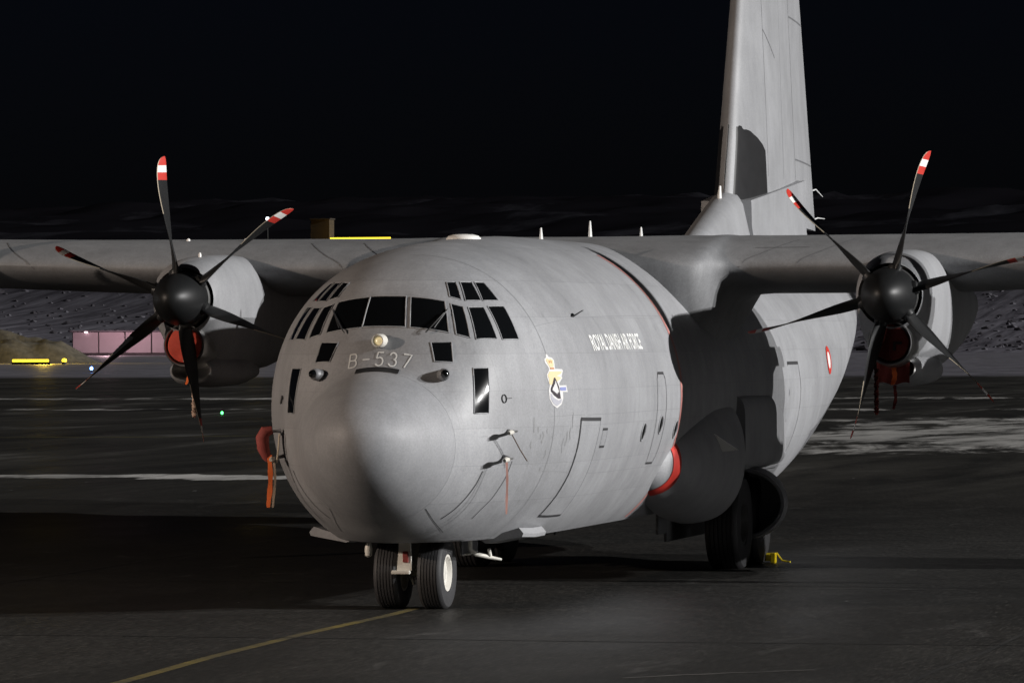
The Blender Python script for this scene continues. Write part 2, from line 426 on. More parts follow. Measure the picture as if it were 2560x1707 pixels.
nac0 = make_nacelle(); prop0 = make_propeller()
ENG = [(HX, HZ, 14.6), (-HX, HZ, -9.4), (10.75, HZ+.12, 33), (-10.75, HZ+.12, 4)]
for i, (x, z, ph) in enumerate(ENG):
    n_ = nac0 if i == 0 else copy_tree(nac0)
    n_.location = (x, HY, z); A(n_)
    p_ = prop0 if i == 0 else copy_tree(prop0)
    p_.location = (x, HY, z); p_.rotation_euler = (0, R(ph), 0); A(p_)

# ------------------------------------------------------------------ fin, rudder, tailplane, dorsal fillet
def fin_ring(z, le, te, th, y0=None, y1=None):
    """symmetric section at height z, kept between y0 and y1"""
    c = te - le; pts = []
    def half(t): return th*.5*(2.969*math.sqrt(t) - 1.26*t - 3.516*t*t + 2.843*t**3 - 1.036*t**4)
    a = 0 if y0 is None else (y0-le)/c; b = 1 if y1 is None else (y1-le)/c
    ts = [a + (b-a)*(0.5-0.5*math.cos(math.pi*i/18)) for i in range(19)]
    return [Vector((half(t), le+t*c, z)) for t in ts] + [Vector((-half(t), le+t*c, z)) for t in ts[::-1][(1 if b == 1 else 0):(-1 if a == 0 else None)]]
def fin_edges(z):
    k = (z-4.8)
    return lerp(24.0, 26.55, k/6.9), lerp(33.85, 31.05, k/6.9), lerp(.92, .42, k/6.9)
def hinge(z): return lerp(29.75, 29.05, (z-4.8)/6.9)
zs = [4.7 + .35*i for i in range(21)]
fin = A(MB().loft([fin_ring(z, *fin_edges(z), y1=hinge(z)) for z in zs], True, True, True).build('fin', M['grey'], sharp=55))
rudder = A(MB().loft([fin_ring(z, *fin_edges(z), y0=hinge(z)+.035) for z in zs if z > 5.2], True, True, True).build('rudder', M['grey'], sharp=55))
# dorsal fillet with a rounded hood in front of the fin
rings = []
for y, h, w in [(20.6, .02, .05), (21.2, .18, .16), (22.0, .40, .22), (23.0, .68, .26), (23.8, .90, .29), (24.3, 1.03, .30), (24.6, 1.06, .30), (24.85, .98, .26)]:
    zt_ = 4.82 + h; z0 = 4.55
    rings.append([Vector((s_*q*w, y, lerp(z0, zt_, k))) for s_, q, k in ((1, 1.9, 0), (1, 1.5, .3), (1, 1.2, .6), (1, .95, .85), (1, .6, .96), (1, .2, 1.0), (-1, .2, 1.0), (-1, .6, .96), (-1, .95, .85), (-1, 1.2, .6), (-1, 1.5, .3), (-1, 1.9, 0))])
A(MB().loft(rings, True, True, True).build('dorsal_fillet', M['grey'], sharp=45))
rings = []
for y, h, w in [(24.55, .93, .44), (26.0, 1.08, .50), (28.0, 1.27, .52), (29.7, 1.42, .50)]:
    rings.append([Vector((s_*w*q, y, z)) for s_, q, z in ((1, 1.35, 4.7), (1, 1.12, 4.95), (1, 1.0, 5.3), (1, .985, 4.8+h-.03), (1, .96, 4.8+h), (-1, .96, 4.8+h), (-1, .985, 4.8+h-.03), (-1, 1, 5.3), (-1, 1.12, 4.95), (-1, 1.35, 4.7))])
A(MB().loft(rings, True, True, True).build('fin_root_fairing', M['grey'], sharp=50))
for s_ in (-1, 1):
    rings = []
    for x, le, te in [(.3, 27.6, 33.2), (1.5, 27.9, 33.1), (5, 28.8, 32.6), (7.7, 29.5, 32.2), (8.0, 29.9, 31.9)]:
        rings.append(airfoil(s_*x, le, te-le, 4.62, .8, .8))
    A(MB().loft(rings if s_ > 0 else rings[::-1], True, True, True).build('tailplane', M['grey'], sharp=50))

# ------------------------------------------------------------------ sponsons and landing gear
def sponson_ring(y, xm, zt, zb, s_, xi=1.55, n=2.25, k=28):
    zc = (zt+zb)/2; out = []
    for i in range(k+1):
        a = -math.pi/2 + math.pi*i/k
        out.append(Vector((s_*(xi + (xm-xi)*abs(math.cos(a))**(2/n)), y, zc + (zt-zb)/2*math.copysign(abs(math.sin(a))**(2/n), math.sin(a)))))
    return out
SP = [(9.0, 1.60, 1.75, 1.6), (9.08, 1.80, 1.90, 1.46), (9.22, 1.97, 2.02, 1.36), (9.5, 2.12, 2.12, 1.24), (10.2, 2.29, 2.27, 1.04), (11, 2.38, 2.42, .88), (12, 2.42, 2.58, .77), (13, 2.39, 2.66, .70), (13.4, 2.36, 2.68, .70)]
def make_sponson(s_):
    rings = [sponson_ring(y, *table(SP, y), s_) for y in [9.0, 9.03, 9.08, 9.14, 9.22, 9.34, 9.5, 9.7, 9.95, 10.2, 10.6, 11, 11.5, 12, 12.5, 13, 13.25, 13.38, 13.4]]
    if s_ < 0: rings = [r_[::-1] for r_ in rings]
    mb = MB().loft(rings, True, False, True)
    sp = A(mb.build('sponson', M['grey'], sharp=50))
    # rear upper body behind the front wheel and the barrel shaped rear fairing below it
    rings = [sponson_ring(y, xm, zt, 1.42, s_, 1.6, 5.0) for y, xm, zt in [(13.75, 2.30, 2.60), (14.4, 2.31, 2.60), (16.4, 2.30, 2.58), (16.6, 2.26, 2.56), (18.2, 2.12, 2.4), (19.4, 1.8, 2.0)]]
    if s_ < 0: rings = [r_[::-1] for r_ in rings]
    MB().loft(rings, True, True, True).build('rear_sponson', M['grey'], sp, sharp=50).matrix_parent_inverse = Matrix()
    rings = [sponson_ring(y, xm, zt, zb, s_, 2.02, 2.0) for y, xm, zt, zb in [(14.95, 2.66, 1.455, .41), (15.0, 2.68, 1.47, .39), (15.3, 2.66, 1.48, .38), (15.8, 2.56, 1.46, .41), (16.6, 2.34, 1.38, .52), (17.6, 2.1, 1.2, .75)]]
    inner = [sponson_ring(y, xm-.05, zt-.05, zb+.05, s_, 2.02, 2.0) for y, xm, zt, zb in [(15.5, 2.62, 1.45, .42), (14.95, 2.66, 1.455, .41)]]
    rr = inner + rings
    if s_ < 0: rr = [r_[::-1] for r_ in rr]
    MB().loft(rr, True, True, True).build('gear_fairing', M['grey'], sp, sharp=50)
    # inner wheel-well wall that closes the gap
    MB().box((min(s_*1.5, s_*1.7), 13.3, .9), (max(s_*1.5, s_*1.7), 15.2, 2.6)).build('wheel_well_wall', M['darkwell'], sp, False)
    return sp
spl = make_sponson(1); spr = make_sponson(-1)

def wheel(mb_t, mb_r, c, r, w, rim_r, side=0):
    """tyre lathe with grooves (mb_t), rim (mb_r)"""
    h = w/2; prof = [(-h*.62, rim_r), (-h*.9, rim_r+.03), (-h, rim_r + (r-rim_r)*.45), (-h*.93, r*.93), (-h*.78, r*.982)]
    gr = [-.60, -.36, -.12, .12, .36, .60]
    for g in gr:
        prof += [(h*(g-.035), r*(1-.012*g*g)), (h*(g-.02), r*.978), (h*(g+.02), r*.978), (h*(g+.035), r*(1-.012*g*g))]
    prof += [(h*.78, r*.982), (h*.93, r*.93), (h, rim_r + (r-rim_r)*.45), (h*.9, rim_r+.03), (h*.62, rim_r)]
    mb_t.lathe(prof, 56, 'X', center=c)
    for s_ in (-1, 1):
        mb_r.lathe([(s_*h*.70, rim_r+.022), (s_*h*.86, rim_r+.018), (s_*h*.86, rim_r-.01), (s_*h*.55, rim_r-.045), (s_*h*.5, rim_r*.5), (s_*h*.62, rim_r*.42), (s_*h*.66, rim_r*.25), (s_*h*.66, .001)], 40, 'X', center=c)

NGY = 2.955
ng = A(MB().tube([(0, NGY+.05, .43), (0, NGY+.03, 1.1)], [.07, .075], 20).tube([(-.30, NGY, .45), (.35, NGY, .45)], .05, 14).build('nose_gear', M['gearwhite']))
for x in (-.255, .31):
    t_, r_ = MB(), MB(); wheel(t_, r_, (x, NGY, .452), .46, .33, .215)
    ty = t_.build('tyre', M['tyre'], sharp=32); A(ty); ty.parent = ng; ty.matrix_parent_inverse = Matrix.Translation((0, 0, 0))
    ri = r_.build('rim', M['rim'], sharp=32); ri.parent = ng
# steering / torque link, landing-light plate in front of the strut
mb = MB()
g = [[(-.075, .0, .98), (.055, .0, .98)], [(-.085, -.02, .72), (.075, -.02, .70)], [(-.10, -.04, .50), (.095, -.04, .50)]]
mb.loft([[Vector((p[0][0], NGY-.40+p[0][1], p[0][2])), Vector((p[1][0], NGY-.40+p[1][1], p[1][2])), Vector((p[1][0], NGY-.33+p[1][1], p[1][2])), Vector((p[0][0], NGY-.33+p[0][1], p[0][2]))] for p in g], True, True, True)
mb.box((-.16, NGY-.50, .455), (.08, NGY-.30, .50), bev=.008)
mb.box((-.05, NGY-.34, .52), (.05, NGY-.02, .60), bev=.01)
mb.build('drag_plate', M['gearwhite'], ng, sharp=30)
MB().box((-.02, NGY-.455, .60), (.045, NGY-.425, .74), bev=.004).build('warning_placard', plain('dark red placard', (.22, .03, .025), .5), ng, False)
MB().tube([(-.02, NGY-.15, .45), (.03, NGY-.18, .38), (.04, NGY-.15, .32)], .028, 10).tube([(-.06, NGY-.14, .44), (-.03, NGY-.17, .36)], .018, 8).build('tow_fitting', M['metal'], ng)
MB().lathe([(0, .02), (.02, .045), (.10, .05), (.17, .035), (.2, .01)], 18, 'Z', center=(-.49, NGY-.35, .66)).tube([(-.49, NGY-.35, .85), (-.49, NGY-.35, .95)], .018, 8).build('taxi_lamp', M['gearwhite'], ng)
# nose gear doors either side
for s_ in (-1, 1):
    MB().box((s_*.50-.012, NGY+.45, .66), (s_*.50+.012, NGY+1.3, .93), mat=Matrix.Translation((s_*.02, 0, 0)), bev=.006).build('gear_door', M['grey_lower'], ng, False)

def main_gear(s_):
    mg = A(MB().box((s_*1.93-.16, 13.9, 1.45), (s_*1.93+.16, 16.1, 1.62), bev=.03).build('main_gear', M['darkwell']))
    for y in (14.2, 15.75): MB().tube([(s_*1.95, y, .67), (s_*1.93, y, 1.5)], .11, 18).build('strut', M['gearwhite'], mg)
    for y in (14.2, 15.75):
        t_, r_ = MB(), MB(); wheel(t_, r_, (s_*1.96, y, .67), .695, .52, .30)
        t_.build('tyre', M['tyre'], mg, sharp=32); r_.build('rim', plain('shaded wheel hub', (.05, .05, .05), .6, 0, .3), mg, sharp=32)  # hub colour darkened to stand in for shade on the main wheels
    # inboard door hanging below the belly with a stepped lower edge
    xa = s_*1.18
    mb = MB()
    mb.box((xa-.02, 12.7, .55), (xa+.02, 13.3, 1.0), bev=.006); mb.box((xa-.021, 13.3, .42), (xa+.021, 16.6, 1.0), bev=.006)
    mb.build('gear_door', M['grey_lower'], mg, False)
    return mg
mgl = main_gear(1); mgr = main_gear(-1)

# ------------------------------------------------------------------ things laid on the fuselage skin
def near(p, off=0.0, B=None):
    l, n, _, _ = (B or FB).find_nearest(Vector(p)); return l + n*off
def quad_grid(c, n, off, B=None):
    c = [Vector(p) for p in c]; g = []
    for i in range(n+1):
        v = i/n; a = c[0].lerp(c[3], v); b = c[1].lerp(c[2], v)
        g.append([near(a.lerp(b, j/n), off, B) for j in range(n+1)])
    return g
def boundary(g):
    return g[0] + [r_[-1] for r_ in g[1:]] + g[-1][-2::-1] + [r_[0] for r_ in g[-2:0:-1]]
def ribbon(mb, pts, w, off=.004, B=None, mi=0, sub=3, closed=False):
    P_ = [Vector(p) for p in pts]
    if closed: P_.append(P_[0])
    fine = []
    for i in range(len(P_)-1):
        for k in range(sub): fine.append(P_[i].lerp(P_[i+1], k/sub))
    fine.append(P_[-1]); g = []
    for i, p in enumerate(fine):
        t = (fine[min(i+1, len(fine)-1)] - fine[max(i-1, 0)]).normalized()
        l, n, _, _ = (B or FB).find_nearest(p); s_ = t.cross(n).normalized()
        g.append([near(l + s_*w/2, off, B), near(l - s_*w/2, off, B)])
    mb.grid(g, mi)
def window(c, n=8):
    g = quad_grid(c, n, .004); mb = MB().grid(g, 0)
    b = boundary(g); cen = sum(b, Vector())/len(b)
    mb.tube([near(p, .004) for p in b] + [near(b[0], .004)], .008, 6, 1, False)
    return mb.build('window', [M['glass'], M['grey']], fuselage, sharp=60)
def mir(c): return [(-x, y, z) for x, y, z in (c[1], c[0], c[3], c[2])]
PANES = [
    [(.258, 1.88, 3.928), (.676, 1.937, 3.87), (.785, 1.707, 3.482), (.308, 1.633, 3.548)],
    [(.748, 1.948, 3.843), (.89, 2.007, 3.803), (1.033, 1.8, 3.414), (.872, 1.733, 3.462)],
    [(.945, 2.051, 3.795), (1.092, 2.246, 3.799), (1.296, 2.121, 3.401), (1.096, 1.842, 3.398)],
    [(1.129, 2.317, 3.808), (1.27, 2.592, 3.812), (1.485, 2.503, 3.396), (1.345, 2.204, 3.394)],
    [(.623, 2.24, 4.111), (.721, 2.328, 4.114), (.858, 2.079, 3.885), (.718, 2.025, 3.927)],
    [(.764, 2.371, 4.114), (.877, 2.505, 4.112), (1.049, 2.301, 3.878), (.896, 2.108, 3.878)],
    [(.906, 2.547, 4.112), (.99, 2.678, 4.11), (1.207, 2.583, 3.879), (1.065, 2.327, 3.878)],
    [(.593, 1.552, 3.368), (.83, 1.658, 3.367), (.89, 1.52, 3.124), (.678, 1.412, 3.14)],
    [(1.106, 1.657, 3.045), (1.255, 1.818, 3.044), (1.297, 1.696, 2.487), (1.176, 1.489, 2.49)]]
window([(-.262, 1.889, 3.934), (.199, 1.88, 3.935), (.25, 1.629, 3.553), (-.303, 1.638, 3.555)])
for c in PANES:
    window(c); window(mir(c))
# wipers resting on the windscreens
for s_ in (1, -1):
    mb = MB()
    pts = [near((s_*.50, 1.66, 3.44), .03), near((s_*.53, 1.665, 3.47), .05), near((s_*.70, 1.80, 3.72), .035)]
    mb.tube(pts, .009, 6).tube([near((s_*.60, 1.70, 3.52), .03), near((s_*.745, 1.84, 3.79), .022)], .008, 6)
    mb.build('wiper', M['black'], fuselage)
# refuelling-style lamp housing above the number
mb = MB().lathe([(.10, .085), (-.03, .088), (-.075, .082), (-.085, .074), (-.08, .062), (-.045, .05)], 28, center=(-.024, 1.40, 3.385), mi=0)
mb.lathe([(-.046, .05), (-.060, .03), (-.066, .001)], 20, center=(-.024, 1.40, 3.385), mi=1)
mb.build('nose_lamp', [M['rim'], plain('warm lamp lens', (.8, .7, .45), .15, emit=(1, .82, .45), estr=.35)], fuselage)
# black de-icing strip above the radome
def front_pt(x, z):
    h = FB.ray_cast(Vector((x, -2, z)), Vector((0, 1, 0)))
    return h[0] if h[0] is not None else near((x, 1.2, z))
g = [[front_pt(x, 3.006 + .052*row/3 - .42*(x+.01)**2) + Vector((0, -.004, .006)) for x in [-.285 + .555*i/20 for i in range(21)]] for row in range(4)]
MB().grid(g).build('black_vent', M['black'], fuselage)
# number on the nose, brushed strokes
def arc(cx, cy, rx, ry, a0, a1, n=10): return [(cx + rx*math.cos(R(a0+(a1-a0)*i/n)), cy + ry*math.sin(R(a0+(a1-a0)*i/n))) for i in range(n+1)]
GL = {'B': [[(0, 0), (0, 1)], [(0, 1)] + arc(.45, .76, .27, .24, 90, -90, 8) + [(0, .52)], [(.0, .52)] + arc(.48, .26, .32, .26, 90, -90, 8) + [(0, 0)]],
      '-': [[(.0, .5), (.75, .5)]],
      '5': [[(.78, 1), (.16, 1), (.08, .56)] + arc(.40, .31, .40, .31, 120, -150, 14)],
      '3': [arc(.40, .75, .34, .25, 165, -75, 12) + arc(.40, .27, .40, .27, 80, -165, 14)],
      '7': [[(.0, 1), (.85, 1), (.22, 0)]]}
def front_pt(x, z):
    h = FB.ray_cast(Vector((x, -2, z)), Vector((0, 1, 0)))
    return h[0] if h[0] is not None else near((x, 1.2, z))
H_ = .165; W_ = .118
for ch, x0 in zip('B-537', (-.395, -.225, -.055, .115, .29)):
    mb = MB()
    for st in GL[ch]:
        pts = []
        for u_, v_ in st:
            x = x0 + u_*W_; z = 3.075 + v_*H_ - .22*(x+.02)**2
            pts.append(front_pt(x, z))
        ribbon(mb, pts, .019, .006, sub=2)
    mb.build('registration_character', M['letter'], fuselage)
# lettering along the left side
lm = plain('white lettering', (.82, .82, .80), .5, 0, .12, 30)
words = []
for wd in ('ROYAL', 'DANISH', 'AIR', 'FORCE'):
    cu_ = bpy.data.curves.new('lettering', 'FONT'); cu_.body = wd; cu_.size = 1; cu_.offset = .018
    to = bpy.data.objects.new('lettering', cu_); col.objects.link(to); bpy.context.view_layer.update()
    tm = bpy.data.meshes.new_from_object(to.evaluated_get(bpy.context.evaluated_depsgraph_get()))
    xs = [v.co.x for v in tm.vertices]; words.append((tm, min(xs), max(xs))); bpy.data.objects.remove(to)
tot = sum(w[2]-w[1] for w in words) + 3*.42; pos = 0.0
for tm, xa, xb in words:
    bm = bmesh.new(); bm.from_mesh(tm); bmesh.ops.triangulate(bm, faces=bm.faces[:])
    bmesh.ops.subdivide_edges(bm, edges=[e for e in bm.edges if e.calc_length() > .25], cuts=2)
    for v in bm.verts:
        v.co = near((2.05, lerp(4.40, 7.30, (pos + v.co.x - xa)/tot), lerp(3.255, 3.485, v.co.y/.70)), .006)
    me = bpy.data.meshes.new('side_lettering'); bm.to_mesh(me); bm.free(); me.materials.append(lm)
    o = bpy.data.objects.new('side_lettering', me); col.objects.link(o); o.parent = fuselage
    pos += xb - xa + .42
# unit badge: crown, wing, dart and rings
def badge_map(x, y):
    s_ = (x-430)*.00101; z = 2.885 - (y-780)*.000585
    return near((1.845 + s_*.36, 3.01 + s_*.93, z))
def badge(name, polys, mat, off):
    bm = bmesh.new()
    for pl in polys:
        vs = [bm.verts.new((x, y, 0)) for x, y in pl]; bm.faces.new(vs)
    bmesh.ops.triangulate(bm, faces=bm.faces[:])
    for _ in range(2): bmesh.ops.subdivide_edges(bm, edges=[e for e in bm.edges if e.calc_length() > 60], cuts=1)
    bmesh.ops.triangulate(bm, faces=bm.faces[:])
    for v in bm.verts:
        p = badge_map(v.co.x, v.co.y); n = FB.find_nearest(p)[1]; v.co = p + n*off
    me = bpy.data.meshes.new(name); bm.normal_update(); bm.to_mesh(me); bm.free(); me.materials.append(mat)
    o = bpy.data.objects.new(name, me); col.objects.link(o); o.parent = fuselage; return o
cream = plain('badge cream', (.66, .55, .32), .5); white2 = plain('badge white', (.62, .61, .60), .5); ink = plain('badge ink', (.03, .022, .028), .5)
blue = plain('badge blue', (.22, .25, .48), .5); rust = plain('badge rust', (.50, .20, .06), .5); pale = plain('badge pale blue', (.38, .38, .42), .5)
badge('badge_outline', [[(325, 185), (350, 185), (375, 250), (450, 270), (485, 330), (480, 440), (465, 530), (640, 535), (655, 575), (600, 690), (610, 740), (520, 850), (520, 900), (690, 895), (710, 1045), (590, 1040), (590, 1180), (540, 1310), (430, 1388), (330, 1310), (265, 1180), (262, 1000), (290, 900), (255, 720), (255, 660), (320, 560), (320, 500), (260, 380), (260, 310), (310, 260)]], white2, .004)
badge('badge_rings', [[(300, 1060), (370, 1170), (470, 1225), (550, 1190), (535, 1270), (430, 1345), (345, 1290), (290, 1180)]], pale, .007)
badge('badge_crown', [[(290, 320), (340, 285), (370, 330), (400, 290), (455, 330), (450, 440), (430, 495), (350, 495), (330, 440)]], cream, .007)
badge('badge_crown_band', [[(352, 505), (440, 505), (445, 538), (350, 540)], [(350, 345), (372, 345), (368, 400), (350, 400)], [(392, 345), (412, 345), (412, 400), (396, 400)]], rust, .010)
badge('badge_wing', [[(330, 590), (620, 590), (590, 640), (480, 690), (560, 715), (580, 740), (500, 800), (430, 720), (400, 740), (320, 890), (285, 860), (290, 740), (270, 680)]], cream, .007)
badge('badge_dart', [[(405, 730), (430, 730), (495, 920), (520, 1185), (460, 1180), (370, 1110), (305, 1020), (305, 970), (340, 900)]], ink, .011)
badge('badge_dart_tip', [[(420, 790), (455, 930), (480, 1040), (455, 1010), (430, 1090), (410, 1020), (380, 1040), (330, 1000), (340, 960), (390, 950), (405, 860)]], white2, .015)
badge('badge_tab', [[(525, 940), (670, 935), (670, 1010), (560, 1015), (520, 1000)]], blue, .008)
# crew door, service panel, side emergency door, round windows, seams
DOOR = [(2.033, 3.625, 2.383), (2.131, 4.373, 2.37), (2.108, 4.371, 2.213), (2.074, 4.361, 2.064), (1.969, 4.40, 1.746), (1.823, 4.45, 1.462), (1.568, 4.5, 1.136), (1.483, 3.605, 1.158), (1.695, 3.655, 1.402), (1.863, 3.675, 1.679), (1.975, 3.655, 2.01), (2.012, 3.636, 2.201)]
lhs = [DOOR[0], DOOR[11], DOOR[10], DOOR[9], DOOR[8], DOOR[7]]; rhs = DOOR[1:7]
rhs = [rhs[0], rhs[1], rhs[2], rhs[3], rhs[4], rhs[5]]
g = []
for a, b in zip(lhs, rhs): g.append([near(Vector(a).lerp(Vector(b), .03 + .94*j/8), .007) for j in range(9)])
gg = []
for i in range(len(g)-1):
    for k in range(3): gg.append([near(g[i][j].lerp(g[i+1][j], k/3), .007) for j in range(9)])
gg.append(g[-1])
MB().grid(gg).build('crew_door', M['skin'], fuselage)
mb = MB()
ribbon(mb, lhs, .014, .0055); ribbon(mb, rhs, .012, .0055)
ribbon(mb, [DOOR[0], DOOR[1]], .045, .009, sub=8); ribbon(mb, [DOOR[7], DOOR[6]], .035, .009, sub=8)
mb.build('door_gap', M['seam'], fuselage)
mb = MB(); PN = [(2.124, 4.547, 2.239), (2.135, 4.774, 2.235), (2.082, 4.781, 2.011), (2.072, 4.553, 2.013)]
ribbon(mb, PN, .008, .005, closed=True); ribbon(mb, PN[:2], .03, .007, sub=5); ribbon(mb, PN[2:], .03, .007, sub=5)
mb.build('service_panel', M['seam'], fuselage)
D2 = [(2.157, 7.93, 2.932), (2.158, 8.31, 2.929), (2.168, 8.40, 2.848), (2.179, 8.43, 2.685), (2.171, 8.45, 2.424), (2.165, 8.45, 2.366), (2.103, 8.45, 2.048), (2.021, 8.45, 1.804), (1.98, 8.38, 1.709), (1.983, 7.95, 1.715), (2.085, 7.88, 1.984), (2.14, 7.85, 2.208), (2.172, 7.84, 2.432), (2.179, 7.83, 2.659), (2.167, 7.85, 2.852)]
for s_ in (1, -1):
    mb = MB(); q = [(s_*x, y, z) for x, y, z in D2]
    ribbon(mb, q, .016, .005, closed=True); ribbon(mb, q[:2], .035, .008, sub=5); ribbon(mb, q[8:10], .03, .008, sub=5)
    mb.build('emergency_door_seam', M['seam'], fuselage)
    for y, z in ((7.10, 2.151), (8.20, 2.231), (9.30, 2.145)):
        c = near((s_*2.13, y, z)); n = FB.find_nearest(c)[1]; e1 = Vector((0, 1, 0)); e2 = n.cross(e1).normalized()
        ring = [near(c + e1*.125*math.cos(a) + e2*.125*math.sin(a), .005) for a in [2*math.pi*k/24 for k in range(24)]]
        MB().add([near(c, .005)] + ring, [(0, 1+k, 1+(k+1) % 24) for k in range(24)]).tube([p for p in ring] + [ring[0]], .010, 6, 1, False).build('porthole', [M['glass'], M['grey']], fuselage)
mb = MB()
for s_ in (1, -1):
    ribbon(mb, [(s_*x, y, z) for x, y, z in [(1.224, 1.68, 1.77), (1.142, 1.663, 1.604), (1.02, 1.633, 1.438), (.876, 1.607, 1.292), (.713, 1.569, 1.179)]], .016, .004, sub=5)
    ribbon(mb, [(s_*x, y, z) for x, y, z in [(1.472, 2.173, 1.883), (1.389, 2.158, 1.673), (1.226, 2.115, 1.423), (1.086, 2.068, 1.277), (.977, 2.07, 1.172)]], .010, .004, sub=5)
    ribbon(mb, [(s_*x, y, z) for x, y, z in [(.61, 1.18, 1.33), (.631, 1.469, 1.172), (.647, 1.92, 1.008)]], .009, .004, sub=6)
mb.build('skin_seams', M['seam'], fuselage)['kind'] = 'stuff'
mb = MB()
for y in (2.95, 6.6, 10.6):
    ribbon(mb, [p for p in fus_ring(y)[0:70]], .007, .003, sub=1)
for z in (3.95, 2.42, 1.5):
    for s_ in (1,):
        ribbon(mb, [near((2.3, y, z)) for y in [2.7 + .3*i for i in range(24)]], .006, .003, sub=1)
ribbon(mb, [near((x, 1.6, 1.3 + .9)) for x in (1.2, 1.4)], .006, .003)
mb.build('panel_joints', plain('faint joint', (.215, .218, .225), .6), fuselage)['kind'] = 'stuff'
mb = MB(); rnd = random.Random(5)
for i in range(13):
    z = rnd.uniform(1.45, 2.25); y = rnd.uniform(2.25, 3.5); p = near((2.3, y, z)); dy, dz_ = rnd.uniform(-.05, .05), rnd.uniform(.02, .11)
    ribbon(mb, [p, near(p + Vector((0, dy, dz_))), near(p + Vector((0, dy*.4, dz_*1.8)))], rnd.uniform(.008, .035), .0035, sub=2)
mb.build('scuff_marks', plain('scuffed grey', (.225, .227, .232), .7, 0, .4, 20), fuselage)['kind'] = 'stuff'
# walkway edge / propeller plane warning stripe
mb = MB(); rr0 = fus_ring(9.40); k0 = 12; k1 = 66
for s_ in (1, -1):
    g = []
    for i in range(k0, k1):
        p = rr0[i]; g.append([near((s_*p.x, 9.44 + .12*j/2, p.z), .005) for j in range(3)])
    mb = MB().grid(g); mb.build('warning_stripe', M['stripe_red'], fuselage)
g = []
for i in range(2, 27):
    p = sponson_ring(9.5, *table(SP, 9.5), 1)[i]
    row = []
    for j in range(4):
        q = sponson_ring(9.40 + .20*j/3, *table(SP, 9.40 + .20*j/3), 1)[i]; d = Vector((q.x-1.5, 0, (q.z-1.5)*.8)).normalized()
        row.append(q + d*.008)
    g.append(row)
MB().grid(g).build('warning_stripe', M['red'], spl)
# missile warning / camera domes either side of the radome
for s_ in (1, -1):
    c = Vector((s_*.80, 1.36, 2.965)); d = FB.find_nearest(c)[1]; d = (d*.5 + Vector((s_*.35, -.7, -.05))).normalized()
    q = d.to_track_quat('Y', 'Z').to_matrix().to_4x4(); q.translation = c
    mb = MB().lathe([(-.12, .075), (.05, .075), (.085, .066), (.09, .06), (.095, .055)], 24, mi=0)
    mb.lathe([(.092, .055), (.125, .045), (.145, .025), (.15, .001)], 20, mi=1)
    for v in mb.v: v[:] = (q @ v)[:]
    mb.build('sensor_turret', [M['grey_lower'], M['glass']], fuselage)
# door ring handle
MB().tube([near(Vector((1.421, 1.965, 2.662)) + Vector((.02*math.cos(a)*.4, .045*math.cos(a), .05*math.sin(a))), .008) for a in [2*math.pi*k/16 for k in range(17)]], .007, 6).build('static_ring', M['seam'], fuselage)
mb = MB(); ribbon(mb, [(1.43, 1.985, 2.664), (1.487, 2.105, 2.668)], .008, .006); mb.build('static_line', M['seam'], fuselage)
MB().tube([near((-1.421, 1.965, 2.662), .008), near((-1.40, 1.93, 2.70), .02), near((-1.43, 1.98, 2.60), .02)], .012, 6).build('static_ring', M['seam'], fuselage)
# blade aerial on the left shoulder
mb = MB().loft([[near((1.808, 4.10, 3.686)), near((1.808, 4.20, 3.70)), near((1.808, 4.30, 3.686)), near((1.808, 4.20, 3.67))], [near((1.808, 4.20, 3.686), .14), near((1.808, 4.26, 3.69), .14), near((1.808, 4.32, 3.686), .14), near((1.808, 4.26, 3.68), .14)]], True, True, True)
mb.build('blade_aerial', M['black'], fuselage, False)
# pitot probes
def probe(c, s_):
    c = Vector((s_*c[0], c[1], c[2])); n = FB.find_nearest(c)[1]; f_ = Vector((-s_*.10, -.99, -.05)).normalized()
    mb = MB().tube([near(c, -.01), c + n*.10, c + n*.15 + f_*.02], [.026, .02, .02], 10, 0)
    mb.tube([c + n*.15 - f_*.05, c + n*.15 + f_*.10, c + n*.15 + f_*.26], [.016, .019, .012], 12, 1)
    mb.build('pitot_probe', [M['grey'], M['metal']], fuselage); return c + n*.15 + f_*.20
tips = {}
for s_ in (1, -1):
    for i, c in enumerate([(1.43, 2.02, 2.262), (1.384, 1.985, 1.955)]): tips[(s_, i)] = probe(c, s_)
# lower nose strakes
for s_ in (1, -1):
    a = [(.86, .845), (1.40, 1.0), (1.46, .93), (1.44, .885), (.95, .80)]
    mb = MB().loft([[Vector((s_*x*.96, 3.1, z+.02)) for x, z in a], [Vector((s_*x, 3.6, z)) for x, z in a], [Vector((s_*x, 4.15, z)) for x, z in a]], True, True, True)
    mb.build('belly_strake', M['grey'], fuselage, False)
# step bracket behind the nose gear
mb = MB().tube([(.60, 3.55, .88), (.60, 3.55, .72), (.66, 3.6, .66), (.80, 3.7, .62), (.95, 3.8, .585)], [.03, .032, .032, .028, .018], 10).tube([(.83, 3.7, .63), (.81, 3.7, .73)], .022, 8)
mb.tube([(.62, 3.55, .67), (.50, 3.5, .65)], .012, 8).tube([(.49, 3.5, .65), (.48, 3.5, .88)], .012, 8)
mb.build('towing_bracket', M['gearwhite'], ng)
